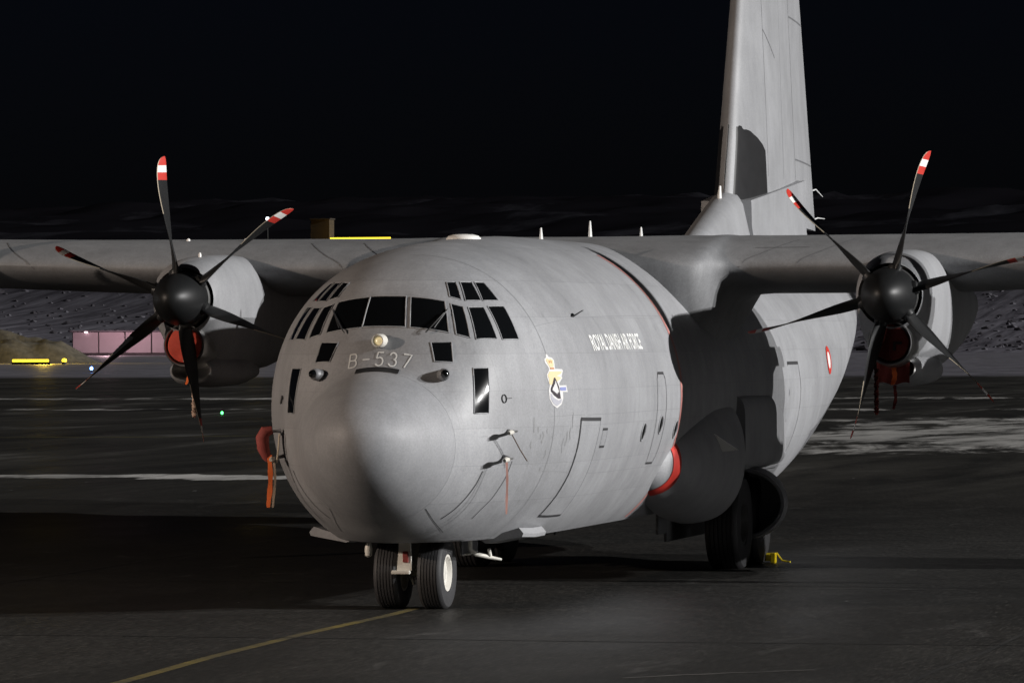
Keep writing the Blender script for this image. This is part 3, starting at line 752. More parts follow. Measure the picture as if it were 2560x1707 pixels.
# aerials above and below
for y, zb, zt, x in ((10.32, 4.78, 4.97, 0), (13.6, 4.90, 5.14, 0), (17.35, 4.95, 5.13, 0)):
    MB().loft([[Vector((x-.015, y-.05, zb)), Vector((x+.015, y-.05, zb)), Vector((x+.015, y+.10, zb)), Vector((x-.015, y+.10, zb))], [Vector((x-.006, y, zt)), Vector((x+.006, y, zt)), Vector((x+.006, y+.05, zt)), Vector((x-.006, y+.05, zt))]], True, True, True).build('blade_aerial', M['letter'], fuselage, False)
MB().tube([(0, 23.95, 5.66), (0, 23.93, 5.80), (0, 23.98, 5.96)], [.04, .035, .02], 10).build('dorsal_aerial', A(M and fuselage) and M['white'], fuselage)
MB().lathe([(-.03, .235), (.015, .23), (.045, .20), (.065, .13), (.07, .001)], 32, 'Z', center=(-.02, 5.8, 4.72)).build('dome_aerial', M['white'], fuselage)
for y, z0_, z1_ in ((6.9, .86, .68), (11.2, .87, .60), (11.9, .87, .72)):
    MB().box((-.012, y-.06, z1_), (.012, y+.06, z0_), bev=.004).build('belly_aerial', M['grey_lower'], fuselage, False)
# roundel on the rear fuselage: red ring with white centre, four broken quadrants
def disc(name, c, r0, r1, mat, off):
    c = near(c); n = FB.find_nearest(c)[1]; e1 = (Vector((0, 1, 0)) - n*n.y).normalized(); e2 = n.cross(e1)
    g = []
    for a in [2*math.pi*k/40 for k in range(41)]:
        g.append([near(c + (e1*math.cos(a) + e2*math.sin(a))*lerp(r0, r1, j/3), off) for j in range(4)])
    return MB().grid(g).build(name, mat, fuselage)
for s_ in (1, -1):
    disc('roundel_disc', (s_*2.05, 22.3, 3.025), .001, .145, M['white'], .006); disc('roundel_ring', (s_*2.05, 22.3, 3.025), .14, .235, M['red'], .009)
# paratroop door outline aft of the sponson, with a small lit step
for s_ in (1,):
    mb = MB(); q = [(s_*2.1, 18.2, 3.0), (s_*2.1, 19.15, 3.0), (s_*2.2, 19.25, 2.6), (s_*2.2, 19.25, 1.6), (s_*2.0, 19.15, 1.2), (s_*2.0, 18.2, 1.2)]
    ribbon(mb, q, .02, .005, sub=4, closed=True); ribbon(mb, q[:2], .05, .008, sub=4); mb.build('rear_door_seam', M['seam'], fuselage)
# darker lower band of the cargo ramp
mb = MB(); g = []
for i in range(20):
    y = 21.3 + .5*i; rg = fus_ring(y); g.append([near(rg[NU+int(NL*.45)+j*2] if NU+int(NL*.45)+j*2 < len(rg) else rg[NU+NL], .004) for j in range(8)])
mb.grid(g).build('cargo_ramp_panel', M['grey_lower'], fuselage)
# dark antenna panel on the fin leading edge (both sides wrap round it)
FINB = BVHTree.FromPolygons([v.co.copy() for v in fin.data.vertices], [tuple(p.vertices) for p in fin.data.polygons])
for s_ in (1, -1):
    g = []
    for i in range(15):
        t = i/14; z = 5.62 + 1.42*t; le = fin_edges(z)[0]
        ymax = 26.25 if z < 6.62 else 26.25 - (26.25-24.95)*((z-6.62)/.42)**1.5
        zlow = 5.62
        g.append([None]*13)
        for j in range(13):
            y = lerp(le - .02, ymax, (j/12)**1.6)
            l, n, _, _ = FINB.find_nearest(Vector((s_*.3 if j else 0, y, z))); g[-1][j] = l + n*.006
    MB().grid(g).build('fin_aerial_panel', M['panel_dark'], fin)
# fin skin joints and static wicks
mb = MB()
for z in (6.6, 9.15):
    ribbon(mb, [(.3, hinge(z)+.1, z), (.1, fin_edges(z)[1]-.15, z)], .03, .004, BVHTree.FromPolygons([v.co.copy() for v in rudder.data.vertices], [tuple(p.vertices) for p in rudder.data.polygons]), sub=8)
mb.build('rudder_joint', M['seam_soft'], rudder)
mb = MB()
for y in (26.4, 27.9):
    ribbon(mb, [(.4, y + .02*(z-5), z) for z in (6.2, 7, 8, 9, 10, 11)], .012, .004, FINB, sub=4)
ribbon(mb, [(.4, 26.5, 8.75), (.4, 27.4, 8.3)], .02, .004, FINB, sub=4)
mb.build('fin_joint', M['seam_soft'], fin)
for z, dz in ((6.15, -.10), (5.62, .02)):
    y = fin_edges(z)[1]; MB().tube([(0, y-.02, z), (.02, y+.25, z+.03), (.10, y+.55, z+dz)], [.016, .012, .006], 6).build('static_wick', M['letter'], rudder)
# wing: leading-edge panel joints, small lamps on the top skin, landing lamp
mb = MB()
for s_ in (1, -1):
    for x in (2.55, 3.35, 8.1):
        ribbon(mb, [(s_*(x + .12*k), 12.02 + .9*(k/6)**2, 4.44 + .42*(k/6)**.6) for k in range(7)], .018, .004, WB, sub=3)
ribbon(mb, [(2.7, 12.4, 4.72), (3.5, 12.4, 4.74)], .016, .004, WB, sub=5)
mb.build('wing_joint', M['seam_soft'], wing)['kind'] = 'stuff'
for x in (-6.1, -5.2, 7.1):
    MB().lathe([(-.02, .03), (.02, .03), (.035, .015), (.037, .001)], 12, 'Z', center=(x, 13.3, WB.find_nearest(Vector((x, 13.3, 5)))[0].z)).build('wing_lamp', M['white'], wing)
# small ram scoop on the front of the sponson
for sp, s_ in ((spl, 1), (spr, -1)):
    B_ = BVHTree.FromPolygons([v.co.copy() for v in sp.data.vertices], [tuple(p.vertices) for p in sp.data.polygons])
    c0 = B_.find_nearest(Vector((s_*2.5, 11.2, 2.15)))[0]; c1_ = B_.find_nearest(Vector((s_*2.5, 11.5, 1.80)))[0]; n = Vector((s_, -.1, .1)).normalized()
    mb = MB().loft([[c0 + n*.0 + Vector((0, d, 0)) for d in (-.02, .02, .03, -.03)], [c0.lerp(c1_, .5) + n*h_ + Vector((0, d, 0)) for d, h_ in ((-.07, .0), (.07, .0), (.06, .10), (-.06, .10))], [c1_ + n*h_ + Vector((0, d, 0)) for d, h_ in ((-.12, .0), (.12, .0), (.11, .20), (-.11, .20))]], True, True, True)
    mb.build('ram_scoop', M['white'], sp, False)  # white colour stands in for light catching the scoop

# ------------------------------------------------------------------ covers, streamers, chocks (loose things on the aircraft)
def streamer(mb, top, length, w, mi=0, face=(1, 0, 0), sway=.03, th=.006, seg=12):
    top = Vector(top); e = Vector(face).normalized(); nrm = e.cross(Vector((0, 0, 1))); rings = []
    for i in range(seg+1):
        t = i/seg; c = top + Vector((0, 0, -length*t)) + nrm*sway*math.sin(t*7) + e*sway*.5*math.sin(t*4.3)
        ww = w*(1 - .25*math.sin(t*9)**2) * (1 if t < .95 else .6)
        rings.append([c - e*ww/2 - nrm*th/2, c + e*ww/2 - nrm*th/2, c + e*ww/2 + nrm*th/2, c - e*ww/2 + nrm*th/2])
    mb.loft(rings, True, True, True, mi)
def rope(mb, top, length, r=.028, mi=0):
    top = Vector(top)
    for ph in (0, math.pi):
        mb.tube([top + Vector((r*.6*math.cos(ph+t*2.2), r*.6*math.sin(ph+t*2.2), -length*t/18)) for t in range(19)], r*.62, 8, mi)
def pixel_face(c, r, mb, mi):
    rings = []
    for q, y in ((1.0, .03), (1.0, 0), (.96, -.012), (.8, -.02), (.5, -.03), (.2, -.034)):
        rings.append([Vector((c[0] + r*q*math.cos(a), c[1] + y + .008*math.sin(5*a)*q, c[2] + r*q*math.sin(a))) for a in [2*math.pi*k/32 for k in range(32)]])
    mb.loft(rings, True, False, True, mi)
M['mark'] = plain('black cloth marking', (.02, .015, .015), .8)
M['ropecol'] = plain('pale rope', (.50, .36, .28), .8, 0, .2, 40)
M['cover_shaded'] = plain('shaded red cover cloth', (.15, .018, .012), .85, 0, .4)  # same red cloth, with the shade of the right-hand engine put into its colour
for x, lab in ((-HX, 'bright red cloth cover in the air intake below the left-hand propeller'), (HX, 'shaded red cloth cover in the air intake below the right-hand propeller')):
    z = HZ - .655
    e_ = empty('intake_cover', (x, HY+.2, z)); tag(e_, lab, 'intake cover', 'red engine intake covers')
    mb = MB(); pixel_face((0, 0, 0), .25, mb, 0); mb.build('cover_disc', M['cover'] if x < 0 else M['cover_shaded'], e_)
    MB().box((.04, -.05, -.02), (.16, -.034, .015)).box((.04, -.0505, -.11), (.075, -.0335, -.02)).build('cover_marking', M['mark'], e_, False)
    mb = MB().tube([(-.05, -.03, .20), (-.02, -.045, .0), (.0, -.03, -.24)], .012, 8); mb.build('cover_strap', M['ropecol'] if x < 0 else M['cover_shaded'], e_)
    mb = MB()
    if x < 0:
        rope(mb, (.13, .02, -.36), .66, .035); mb.build('pull_rope', M['ropecol'], e_)
        mb = MB(); streamer(mb, (.04, .0, -.28), .28, .05); mb.build('streamer', M['orange'], e_)
    else:
        rope(mb, (-.20, .0, -.36), .62, .035); mb.build('pull_rope', M['cover_shaded'], e_)
        mb = MB(); streamer(mb, (.05, -.06, -.34), .24, .075); streamer(mb, (.06, -.05, -.585), .33, .05, 1); mb.build('streamer', [M['orange'], M['cover_shaded']], e_)
# oil-cooler cover hanging on the right-hand engine of the picture
mb = MB()
g = []
for i in range(11):
    g.append([Vector((-.24 + .46*j/10, .015*math.sin(j*1.7+i*.6) - .01*i/10, .24 - .46*i/10 + .02*math.sin(j*.9))) for j in range(11)])
mb.grid(g); mb.grid([[p + Vector((0, .012, 0)) for p in r_][::-1] for r_ in g])
oc = mb.build('oil_cooler_cover', M['cover_shaded'], loc=(HX, HY+.47, HZ-1.0))
tag(oc, 'shaded red cloth hung over the oil cooler below the intake of the right-hand engine', 'oil cooler cover')
# pitot covers
e_ = empty('pitot_cover', tips[(-1, 0)] + Vector((-.02, 0, -.12))); tag(e_, 'bulky dull red probe cover with long orange streamer, shaded side of the nose', 'pitot cover', 'pitot covers')
mb = MB().tube([(.06, .0, .15), (-.02, -.03, .13), (-.06, -.03, .05), (-.05, -.02, -.08), (-.01, .0, -.19), (.01, .0, -.24)], [.05, .075, .085, .078, .06, .03], 14); mb.build('cover_bag', plain('dull red cover', (.30, .06, .05), .8, 0, .3), e_)
mb = MB(); streamer(mb, (.03, -.03, -.16), .66, .068, 0, (1, .2, 0)); mb.build('streamer', M['orange'], e_)
mb = MB(); mb.tube([(.17, -.05, .10), (.15, -.04, -.1), (.13, -.04, -.26)], .012, 8); mb.build('tie_cord', plain('beige webbing', (.55, .47, .36), .8), e_)
e_ = empty('pitot_cover', tips[(-1, 1)]); tag(e_, 'small pale probe cover with a beige strap low on the shaded side of the nose', 'pitot cover', 'pitot covers')
MB().tube([(-.01, .08, 0), (0, 0, 0), (0, -.07, -.01)], [.028, .036, .02], 12).build('cover_sleeve', plain('pale cover cloth', (.55, .5, .42), .8), e_)
mb = MB(); streamer(mb, (.02, 0, -.02), .58, .035, 0, (1, .3, 0)); mb.build('streamer', plain('beige streamer', (.42, .33, .25), .8, 0, .2), e_)
e_ = empty('pitot_cover', tips[(1, 1)]); tag(e_, 'small white probe cover with pale pink streamer on the lit side of the nose', 'pitot cover', 'pitot covers')
MB().tube([(.01, .08, 0), (0, 0, 0), (0, -.07, -.01)], [.028, .036, .02], 12).build('cover_sleeve', M['rim'], e_)
mb = MB(); streamer(mb, (.01, 0, -.03), .64, .032, 0, (1, .3, 0), .012); mb.build('streamer', plain('pink streamer', (.62, .33, .28), .8, 0, .2), e_)
e_ = empty('pitot_cover', tips[(1, 0)]); tag(e_, 'small white probe cover with slack dark strap above the pink streamer', 'pitot cover', 'pitot covers')
MB().tube([(.01, .08, 0), (0, 0, 0), (0, -.07, -.01)], [.028, .036, .02], 12).build('cover_sleeve', M['rim'], e_)
MB().tube([(.02, .02, -.03), (.05, .10, -.12), (.08, .20, -.22), (.14, .32, -.36)], .008, 6).build('slack_strap', plain('brown strap', (.10, .07, .05), .8), e_)
# yellow wheel chock
e_ = empty('wheel_chock', (2.17, 15.35, 0)); tag(e_, 'yellow wheel chock with a rope handle beside the main wheels', 'wheel chock')
mb = MB()
mb.loft([[Vector((x, .55, .03)), Vector((x, .80, .03)), Vector((x, .70, .13)), Vector((x, .62, .15))] for x in (-.16, .16)], True, True, True); mb.build('chock_bar', M['yellow'], e_, False)
MB().box((.12, .48, .0), (.20, .60, .155), bev=.01).build('chock_end', M['yellow'], e_, False)
MB().tube([(.17, .55, .14), (.21, .56, .15), (.25, .56, .09), (.29, .55, .04), (.36, .55, .025), (.42, .52, .02)], .012, 8).build('rope_handle', M['yellow'], e_)

# ------------------------------------------------------------------ ground
def ground_material():
    m, t, b = new_mat('winter apron'); L = t.links.new
    g = nd(t, 'ShaderNodeNewGeometry'); sx = nd(t, 'ShaderNodeSeparateXYZ'); L(g.outputs['Position'], sx.inputs[0])
    def mr(src, a, b_, c=0.0, d=1.0, smooth=True):
        n = nd(t, 'ShaderNodeMapRange'); n.interpolation_type = 'SMOOTHSTEP' if smooth else 'LINEAR'
        L(src, n.inputs[0]); n.inputs[1].default_value = a; n.inputs[2].default_value = b_; n.inputs[3].default_value = c; n.inputs[4].default_value = d; return n.outputs[0]
    def mth(op, a, b_=None):
        n = nd(t, 'ShaderNodeMath', operation=op)
        for i, q in enumerate((a, b_)):
            if q is None: continue
            if isinstance(q, (int, float)): n.inputs[i].default_value = q
            else: L(q, n.inputs[i])
        return n.outputs[0]
    def ns(scale, detail, rough, map_scale, rot=0.0, dist=0.0):
        mp = nd(t, 'ShaderNodeMapping'); mp.inputs['Scale'].default_value = map_scale; mp.inputs['Rotation'].default_value = (0, 0, rot); L(g.outputs['Position'], mp.inputs['Vector'])
        n = nd(t, 'ShaderNodeTexNoise', Scale=scale, Detail=detail, Roughness=rough, Distortion=dist); L(mp.outputs['Vector'], n.inputs['Vector']); return n.outputs['Fac']
    def mixc(f_, a, b_):
        x = nd(t, 'ShaderNodeMix', data_type='RGBA')
        if isinstance(f_, (int, float)): x.inputs[0].default_value = f_
        else: L(f_, x.inputs[0])
        for i, q in ((6, a), (7, b_)):
            if isinstance(q, tuple): x.inputs[i].default_value = (*q, 1)
            else: L(q, x.inputs[i])
        return x.outputs[2]
    X, Y = sx.outputs[0], sx.outputs[1]
    big = ns(.10, 5, .6, (1, .55, 1), .2); fine = ns(14, 4, .7, (1, 1, 1)); mid = ns(.9, 6, .65, (1, .6, 1), .4)
    base = mixc(mr(big, .32, .68), (.017, .0168, .0158), (.031, .030, .028))
    base = mixc(mth('MULTIPLY', mr(mid, .40, .75), .55), base, (.044, .042, .039))
    base = mixc(mth('MULTIPLY', mr(fine, .40, .62), .55), base, (.012, .012, .0115))
    gr = ns(1.0, 4, .75, (26, 2.4, 1), .05); base = mixc(mth('MULTIPLY', mr(gr, .48, .68), .70), base, (.078, .074, .066)); gd = ns(1.0, 4, .75, (17, 1.7, 1), -.07); base = mixc(mth('MULTIPLY', mr(gd, .50, .66), .70), base, (.010, .0096, .0085))
    pt = ns(.28, 4, .55, (.9, .22, 1), .3, .5); base = mixc(mth('MULTIPLY', mr(pt, .52, .60), .45), base, (.014, .0138, .013))
    # frost dust in thin wandering streaks
    st = ns(1.1, 7, .70, (.9, .22, 1), .35, .9); dust = mth('MULTIPLY', mr(st, .58, .80), .22)
    st2 = ns(.9, 6, .7, (.35, .30, 1), -.5, .5); dust2 = mth('MULTIPLY', mr(st2, .66, .76), .30)
    # small crumbs of snow
    cr_ = ns(3.2, 2, .5, (1, .35, 1)); crumbs = mth('MULTIPLY', mr(cr_, .775, .80), .75)
    wide = ns(.35, 7, .68, (.8, .10, 1), .3, .8); base = mixc(mth('MULTIPLY', mr(Y, 26, 75, 0, .85), mr(wide, .30, .72)), base, (.088, .084, .074))  # base lightened with distance, standing in for missing far light
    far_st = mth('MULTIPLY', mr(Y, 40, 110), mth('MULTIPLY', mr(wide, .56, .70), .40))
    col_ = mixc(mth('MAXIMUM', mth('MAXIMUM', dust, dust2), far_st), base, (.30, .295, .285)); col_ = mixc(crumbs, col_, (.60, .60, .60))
    # wind-packed snow in broad streaked fields
    wf = ns(.16, 9, .64, (.75, .16, 1), .55, 1.8); wf2 = ns(.6, 8, .7, (.6, .14, 1), .5, 1.0)
    wind = mth('ADD', mth('MULTIPLY', wf, .5), mth('MULTIPLY', wf2, .5))
    Yw = mth('ADD', Y, mth('MULTIPLY', mth('SUBTRACT', wf, .5), 9.0))
    fr = mth('MULTIPLY', mth('MULTIPLY', mr(Y, 72, 90), mr(Y, 176, 140)), mr(X, -30, -10, 0, 1.06))
    fl_ = mth('MULTIPLY', mth('MULTIPLY', mr(Yw, 56.6, 58.2), mr(Yw, 63, 60.2)), mr(X, -11, -18, 0, 1.22))
    far = mth('MULTIPLY', mr(Y, 352, 385), .55)
    l1 = mth('MULTIPLY', mth('MULTIPLY', mr(Yw, 166, 170), mr(Yw, 178, 174)), .95); l2 = mth('MULTIPLY', mth('MULTIPLY', mr(Yw, 205, 212), mr(Yw, 224, 217)), .95)
    field = mth('MAXIMUM', mth('MAXIMUM', fr, fl_), mth('MAXIMUM', l1, l2))
    thr = mth('SUBTRACT', .80, mth('MULTIPLY', field, .335))
    snow = mr(mth('SUBTRACT', wind, thr), -.02, .10)
    col_ = mixc(mth('MULTIPLY', snow, .95), col_, mixc(mr(wf2, .35, .65), (.42, .41, .39), (.85, .83, .79)))
    # thin grey snow far out across the field
    ff = mth('MULTIPLY', far, mr(wf2, .25, .8, .35, 1.0)); col_ = mixc(ff, col_, (.62, .60, .70))
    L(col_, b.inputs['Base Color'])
    L(mr(big, .3, .7, .38, .62), b.inputs['Roughness'])
    b.inputs['Specular IOR Level'].default_value = .16
    bp = nd(t, 'ShaderNodeBump', Strength=.35, Distance=.01); L(fine, bp.inputs['Height']); L(bp.outputs['Normal'], b.inputs['Normal'])
    return m
gx = [-2600, -400, -60, 40, 500, 2600]; gy = [-220, -60, 60, 300, 1080]
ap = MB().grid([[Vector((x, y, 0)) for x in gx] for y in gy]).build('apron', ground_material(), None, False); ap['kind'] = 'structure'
# worn yellow taxi line running up to the nose wheel, and one far off
def worn_line(name, pts, w, c, under=(.038, .036, .030)):
    m, t, b = new_mat(name + ' paint'); L = t.links.new
    g = nd(t, 'ShaderNodeNewGeometry'); n = nd(t, 'ShaderNodeTexNoise', Scale=3.5, Detail=6.0, Roughness=.75); L(g.outputs['Position'], n.inputs['Vector'])
    n2 = nd(t, 'ShaderNodeTexNoise', Scale=.45, Detail=3.0); L(g.outputs['Position'], n2.inputs['Vector'])
    s_ = nd(t, 'ShaderNodeMath', operation='ADD'); L(n.outputs['Fac'], s_.inputs[0]); L(n2.outputs['Fac'], s_.inputs[1])
    r_ = nd(t, 'ShaderNodeMapRange'); r_.inputs[1].default_value = .80; r_.inputs[2].default_value = 1.25; L(s_.outputs[0], r_.inputs[0])
    x = nd(t, 'ShaderNodeMix', data_type='RGBA'); x.inputs[6].default_value = (*under, 1); x.inputs[7].default_value = (*c, 1); L(r_.outputs[0], x.inputs[0]); L(x.outputs[2], b.inputs['Base Color']); b.inputs['Roughness'].default_value = .6
    g_ = []
    for i, p in enumerate(pts):
        p = Vector(p); tt = (Vector(pts[min(i+1, len(pts)-1)]) - Vector(pts[max(i-1, 0)])).normalized(); s2 = Vector((-tt.y, tt.x, 0))
        g_.append([p + s2*w/2 + Vector((0, 0, .004)), p - s2*w/2 + Vector((0, 0, .004))])
    o = MB().grid(g_).build(name, m, None, False); o['kind'] = 'structure'; return o
worn_line('taxi_line', [(.40, -34, 0), (.43, -10.5, 0), (.21, -6.75, 0), (.09, -2.5, 0), (.10, 1.4, 0), (.03, 3.1, 0)], .15, (.17, .13, .025))
worn_line('distant_taxi_line', [(-75, 106, 0), (-45, 105.5, 0), (-36, 107, 0), (-32, 110, 0)], .5, (.30, .26, .06))

# sealed joints and scraped pale marks on the apron
def crack(p0, p1, n, amp, seed):
    p0, p1 = Vector(p0), Vector(p1); d = (p1-p0).normalized(); q = Vector((-d.y, d.x, 0))
    return [p0.lerp(p1, i/n) + q*amp*noise.noise((i*.35, seed, .5)) for i in range(n+1)]
for k, (a_, b_) in enumerate([((-34, -3.5, 0), (24, -3.1, 0)), ((-34, 9.2, 0), (26, 9.0, 0)), ((-40, 24, 0), (26, 24.4, 0)), ((-40, 40, 0), (30, 40, 0)), ((8.1, -30, 0), (8.5, 60, 0)), ((-7.2, -20, 0), (-7.6, 60, 0))]):
    worn_line('tar_seam', crack(a_, b_, 60, .12, k*3.1), .07, (.005, .005, .005), (.018, .0175, .016))
for k, (a_, b_) in enumerate([((3.9, 8.6, 0), (6.2, 8.4, 0)), ((4.6, 16.0, 0), (6.8, 15.6, 0)), ((5.2, -9.0, 0), (6.9, -7.5, 0)), ((-4.5, 11.5, 0), (-3.7, 11.3, 0))]):
    worn_line('scrape_mark', crack(a_, b_, 16, .10, 20+k), .10, (.10, .097, .09), (.026, .025, .023))

# ------------------------------------------------------------------ hillside behind the airfield
PROF = [(1000, 0), (1060, 1.0), (1120, 4.5), (1250, 13), (1380, 26), (1500, 34.5), (1800, 44), (2300, 62), (2900, 84), (3200, 80), (3700, 55)]
def hill_z(x, y):
    z = table(PROF, y)[0]; k = smooth01((y-1040)/200)
    z += k*(9*noise.noise((x*.004, y*.004, 1.3)) + 3.6*noise.noise((x*.022, y*.012, 5.1)) + 2.4*noise.noise((x*.07, y*.02, 2.2)) + 1.1*noise.noise((x*.05, y*.05, 9.7)))*lerp(.35, 1.3, smooth01((y-1200)/1500))
    return max(z, -.3) - .25*(1-smooth01((y-1000)/60))
hx = [-1500 + 11*i for i in range(150)]; hy = [1000, 1015, 1030] + [1045 + 9*i for i in range(60)] + [1600 + 28*i for i in range(76)]
m, t, b = new_mat('scrub and snow slope'); L = t.links.new
g = nd(t, 'ShaderNodeNewGeometry'); sp_ = nd(t, 'ShaderNodeSeparateXYZ'); L(g.outputs['Position'], sp_.inputs[0])
n1 = nd(t, 'ShaderNodeTexNoise', Scale=.30, Detail=8.0, Roughness=.72); mph = nd(t, 'ShaderNodeMapping'); mph.inputs['Scale'].default_value = (1, .06, 0); L(g.outputs['Position'], mph.inputs['Vector']); L(mph.outputs['Vector'], n1.inputs['Vector'])
n2 = nd(t, 'ShaderNodeTexNoise', Scale=.014, Detail=7.0, Roughness=.62); mpk = nd(t, 'ShaderNodeMapping'); mpk.inputs['Scale'].default_value = (1, .25, 0); L(g.outputs['Position'], mpk.inputs['Vector']); L(mpk.outputs['Vector'], n2.inputs['Vector'])
ramp = nd(t, 'ShaderNodeValToRGB'); ramp.color_ramp.elements[0].position = .38; ramp.color_ramp.elements[0].color = (.085, .08, .095, 1); ramp.color_ramp.elements[1].position = .66; ramp.color_ramp.elements[1].color = (.30, .29, .335, 1)
L(n1.outputs['Fac'], ramp.inputs['Fac'])
rk = nd(t, 'ShaderNodeValToRGB'); rk.color_ramp.elements[0].position = .56; rk.color_ramp.elements[0].color = (.010, .0095, .012, 1); rk.color_ramp.elements[1].position = .74; rk.color_ramp.elements[1].color = (.05, .05, .06, 1)
L(n2.outputs['Fac'], rk.inputs['Fac'])
dz = nd(t, 'ShaderNodeMapRange'); dz.inputs[1].default_value = 1180; dz.inputs[2].default_value = 1420; L(sp_.outputs[1], dz.inputs[0])  # upper slope blends to near-black, painting in the darkness of unlit hills
x = nd(t, 'ShaderNodeMix', data_type='RGBA'); L(dz.outputs[0], x.inputs[0]); L(ramp.outputs[0], x.inputs[6]); L(rk.outputs[0], x.inputs[7]); L(x.outputs[2], b.inputs['Base Color']); b.inputs['Roughness'].default_value = 1.0; b.inputs['Specular IOR Level'].default_value = 0.0
hl = MB().grid([[Vector((x_, y_, hill_z(x_, y_))) for x_ in hx] for y_ in hy]).build('hillside', m, None, True, 80); hl['kind'] = 'structure'
# boulders and scrub clumps strewn over the foot of the slope
mb = MB(); rnd = random.Random(11)
ico = [Vector((0, 0, 1)), Vector((0, 0, -1))] + [Vector((math.cos(a), math.sin(a), .45)) for a in [2*math.pi*k/5 for k in range(5)]] + [Vector((math.cos(a), math.sin(a), -.45)) for a in [2*math.pi*(k+.5)/5 for k in range(5)]]
icf = [(0, 2+k, 2+(k+1) % 5) for k in range(5)] + [(1, 7+(k+1) % 5, 7+k) for k in range(5)] + [(2+k, 7+k, 2+(k+1) % 5) for k in range(5)] + [(2+(k+1) % 5, 7+k, 7+(k+1) % 5) for k in range(5)]
for i in range(2000):
    y_ = 1030 + 420*rnd.random()**1.3; x_ = 15.3 - (y_+57)*math.tan(R(rnd.uniform(6.6, 20))); r_ = rnd.uniform(.25, .75)*(1 + 1.2*rnd.random()**5)
    zc = hill_z(x_, y_); sx_, sy_, sz_ = r_*rnd.uniform(.8, 1.8), r_*rnd.uniform(.7, 1.3), r_*rnd.uniform(.5, 1.1)
    mb.add([Vector((x_ + v.x*sx_*rnd.uniform(.75, 1.2), y_ + v.y*sy_*rnd.uniform(.75, 1.2), zc + v.z*sz_*rnd.uniform(.75, 1.2))) for v in ico], icf, 0 if rnd.random() < .55 else 1)
bo = mb.build('boulders', [plain('dark rock', (.075, .070, .080), .95, 0, .5, .8, spec=0), plain('frosted rock', (.15, .145, .165), .95, 0, .5, .8, spec=0)], None, False)
tag(bo, 'boulders and snowy scrub clumps strewn over the foot of the slope', 'boulders', None, 'stuff')

# ------------------------------------------------------------------ far things
def lamp_pt(name, loc, w, c, parent=None, r=.3):
    l = bpy.data.lights.new(name, 'POINT'); l.energy = w; l.color = c; l.shadow_soft_size = r
    o = bpy.data.objects.new(name, l); col.objects.link(o); o.location = loc
    return o
M['shedwall'] = plain('pale painted sheet wall', (.50, .44, .46), .6, 0, .12, .5)
M['amber'] = plain('amber lamp glass', (.8, .6, .1), .4, emit=(1.0, .70, .03), estr=3.0)
M['pinklamp'] = plain('pink white lamp glass', (.8, .7, .7), .4, emit=(1.0, .72, .78), estr=4.0)
sh = empty('storage_shed', (-312, 970, 0)); tag(sh, 'long low shed with pale pinkish door panels behind the left propeller', 'shed')
MB().box((-12, .3, 0), (12.5, 9, 5.2)).build('shed_body', plain('dark shed sheeting', (.07, .065, .065), .7, 0, .2, .4), sh, False)
MB().box((-12.4, -.3, 5.2), (12.9, 9.3, 5.5)).build('shed_roof', plain('snowy roof', (.16, .15, .165), .8, 0, .3, .6), sh, False)
for k in range(4): MB().box((-11.8+6.1*k, .02, .55), (-6.0+6.1*k, .26, 5.1), bev=.06).build('door_panel', M['shedwall'], sh, False)
for k in (0, 1): MB().box((-8.9+6.1*k*2, -.55, 5.0), (-8.3+6.1*k*2, -.12, 5.25)).build('wall_lamp', M['pinklamp'], sh, False)
lamp_pt('shed_lamp', (-311, 955, 9), 6500, (1.0, .62, .70), None, .5)
def heap(name, c, rx, ry, h, label, seed, mat):
    g = []
    for i in range(25):
        row = []
        for j in range(33):
            u_, v_ = -1 + 2*j/32, -1 + 2*i/24; d = math.sqrt(u_*u_ + v_*v_)
            z = h*max(0, 1-d**2.2)*(.75 + .5*noise.noise((u_*2.2+seed, v_*2.2, seed))) + h*.28*noise.noise((u_*7, v_*7, seed+3))*max(0, 1-d)
            row.append(Vector((u_*rx, v_*ry, max(z, -.05))))
        g.append(row)
    o = MB().grid(g).build(name, mat, None, True, 70, c); tag(o, label, 'snow heap', 'ploughed snow heaps'); return o
M['heap'] = plain('dirty snow', (.12, .11, .09), .95, 0, .9, 1.2)
heap('snow_heap', (-226, 640, 0), 15, 6, 5.0, 'large dirty snow heap lit amber at the left edge beside the pale shed', 2.0, M['heap'])
heap('snow_heap', (-250, 880, 0), 11, 6, 4.2, 'dirty snow heap lit amber between the left engine and the nose', 6.0, M['heap'])
for i, (x_, y_, h_) in enumerate(((-300, 985, 8.2), (-292, 985, 7.6), (-284, 985, 8.6))): pass
lb = empty('light_bar', (-207, 600, 0)); tag(lb, 'long low amber light bar at the left edge in front of the snow heap', 'light bar', 'amber lights')
MB().box((-3.6, -.1, .35), (1.8, .1, .70), bev=.05).build('lens', M['amber'], lb, False); MB().box((-3.7, -.02, 0), (1.9, .22, .34)).build('base', M['black'], lb, False)
lb2 = empty('marker_lamp', (-202.9, 600, 0)); tag(lb2, 'small amber lamp just right of the long light bar at the left edge', 'lamp', 'amber lights')
MB().lathe([(.35, .30), (.5, .36), (.75, .3), (.85, .01)], 16, 'Z').build('lens', M['amber'], lb2); MB().lathe([(0, .35), (.35, .3)], 16, 'Z').build('base', M['black'], lb2)
lamp_pt('amber_lamp', (-212, 618, 5), 5200, (1.0, .66, .06), None, .4)
lamp_pt('amber_lamp', (-252, 866, 6), 5200, (1.0, .68, .10), None, .4)
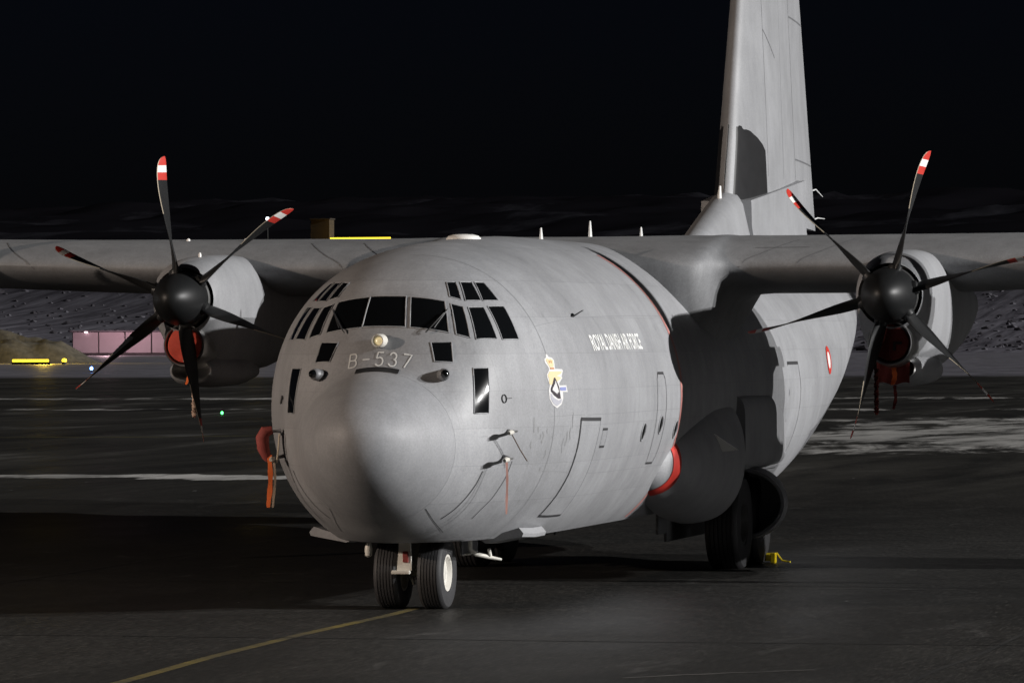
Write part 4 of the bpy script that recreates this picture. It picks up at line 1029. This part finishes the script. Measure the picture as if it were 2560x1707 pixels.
# hut and light strip up on the slope
zt = hill_z(-413, 1500)
hut = empty('hillside_hut', (-413, 1500, zt-1)); tag(hut, 'small square brown hut standing on the dark slope above the left wing', 'hut')
MB().box((-3.2, 0, 0), (3.2, 6, 9.4 + (34.5-zt))).build('hut_wall', plain('brown hut wall', (.08, .06, .035), .8, 0, .3, .5), hut, False)
MB().box((-3.5, -.3, 9.4 + (34.5-zt)), (3.5, 6.3, 9.8 + (34.5-zt))).build('hut_roof', plain('hut roof', (.06, .05, .04), .8), hut, False)
st = empty('lit_walkway', (-398, 1500, 36.1)); tag(st, 'bright yellow lit strip on the slope just above the wing, right of the brown hut', 'light strip', 'amber lights')
MB().box((-11.5, 0, -.6), (9.0, .4, .75)).build('lens', M['amber'], st, False); MB().box((-11.6, .1, -8), (11.1, .5, -.4)).build('base', M['darkwell'], st, False)
lamp_pt('hut_lamp', (-404, 1492, 39), 700, (1.0, .62, .12), None, .4)
def post_light(name, loc, h, r_, c, e_s, label, cat='light', group=None):
    e = empty(name, loc); tag(e, label, cat, group)
    MB().lathe([(0, r_*.5), (h, r_*.35)], 12, 'Z').build('post', M['black'], e)
    MB().lathe([(h-.02, r_*.6), (h+r_*.7, r_), (h+r_*1.6, r_*.8), (h+r_*2, .01)], 16, 'Z').build('lamp', plain(name + ' lens', c, .3, emit=c, estr=e_s), e)
post_light('white_light', (-431, 1500, hill_z(-431, 1500)), 42.8-hill_z(-431, 1500), .55, (.85, .92, 1.0), 8, 'bright white lamp on a pole above the left wing, beside the propeller blade', 'lamp')
post_light('taxiway_light', (-143.4, 429.8, 0), .3, .17, (.12, .32, 1.0), 14, 'small blue taxiway light on the left, near the lower left propeller blade', 'taxiway light', 'blue taxiway lights')
post_light('taxiway_light', (-64.1, 451.6, 0), .3, .17, (.12, .32, 1.0), 14, 'small blue taxiway light on the right, beside the lower blade of the right propeller', 'taxiway light', 'blue taxiway lights')
post_light('runway_light', (-47.5, 154.5, 0), .06, .06, (.08, .9, .18), 6, 'tiny green light on the ground left of the nose', 'runway light')
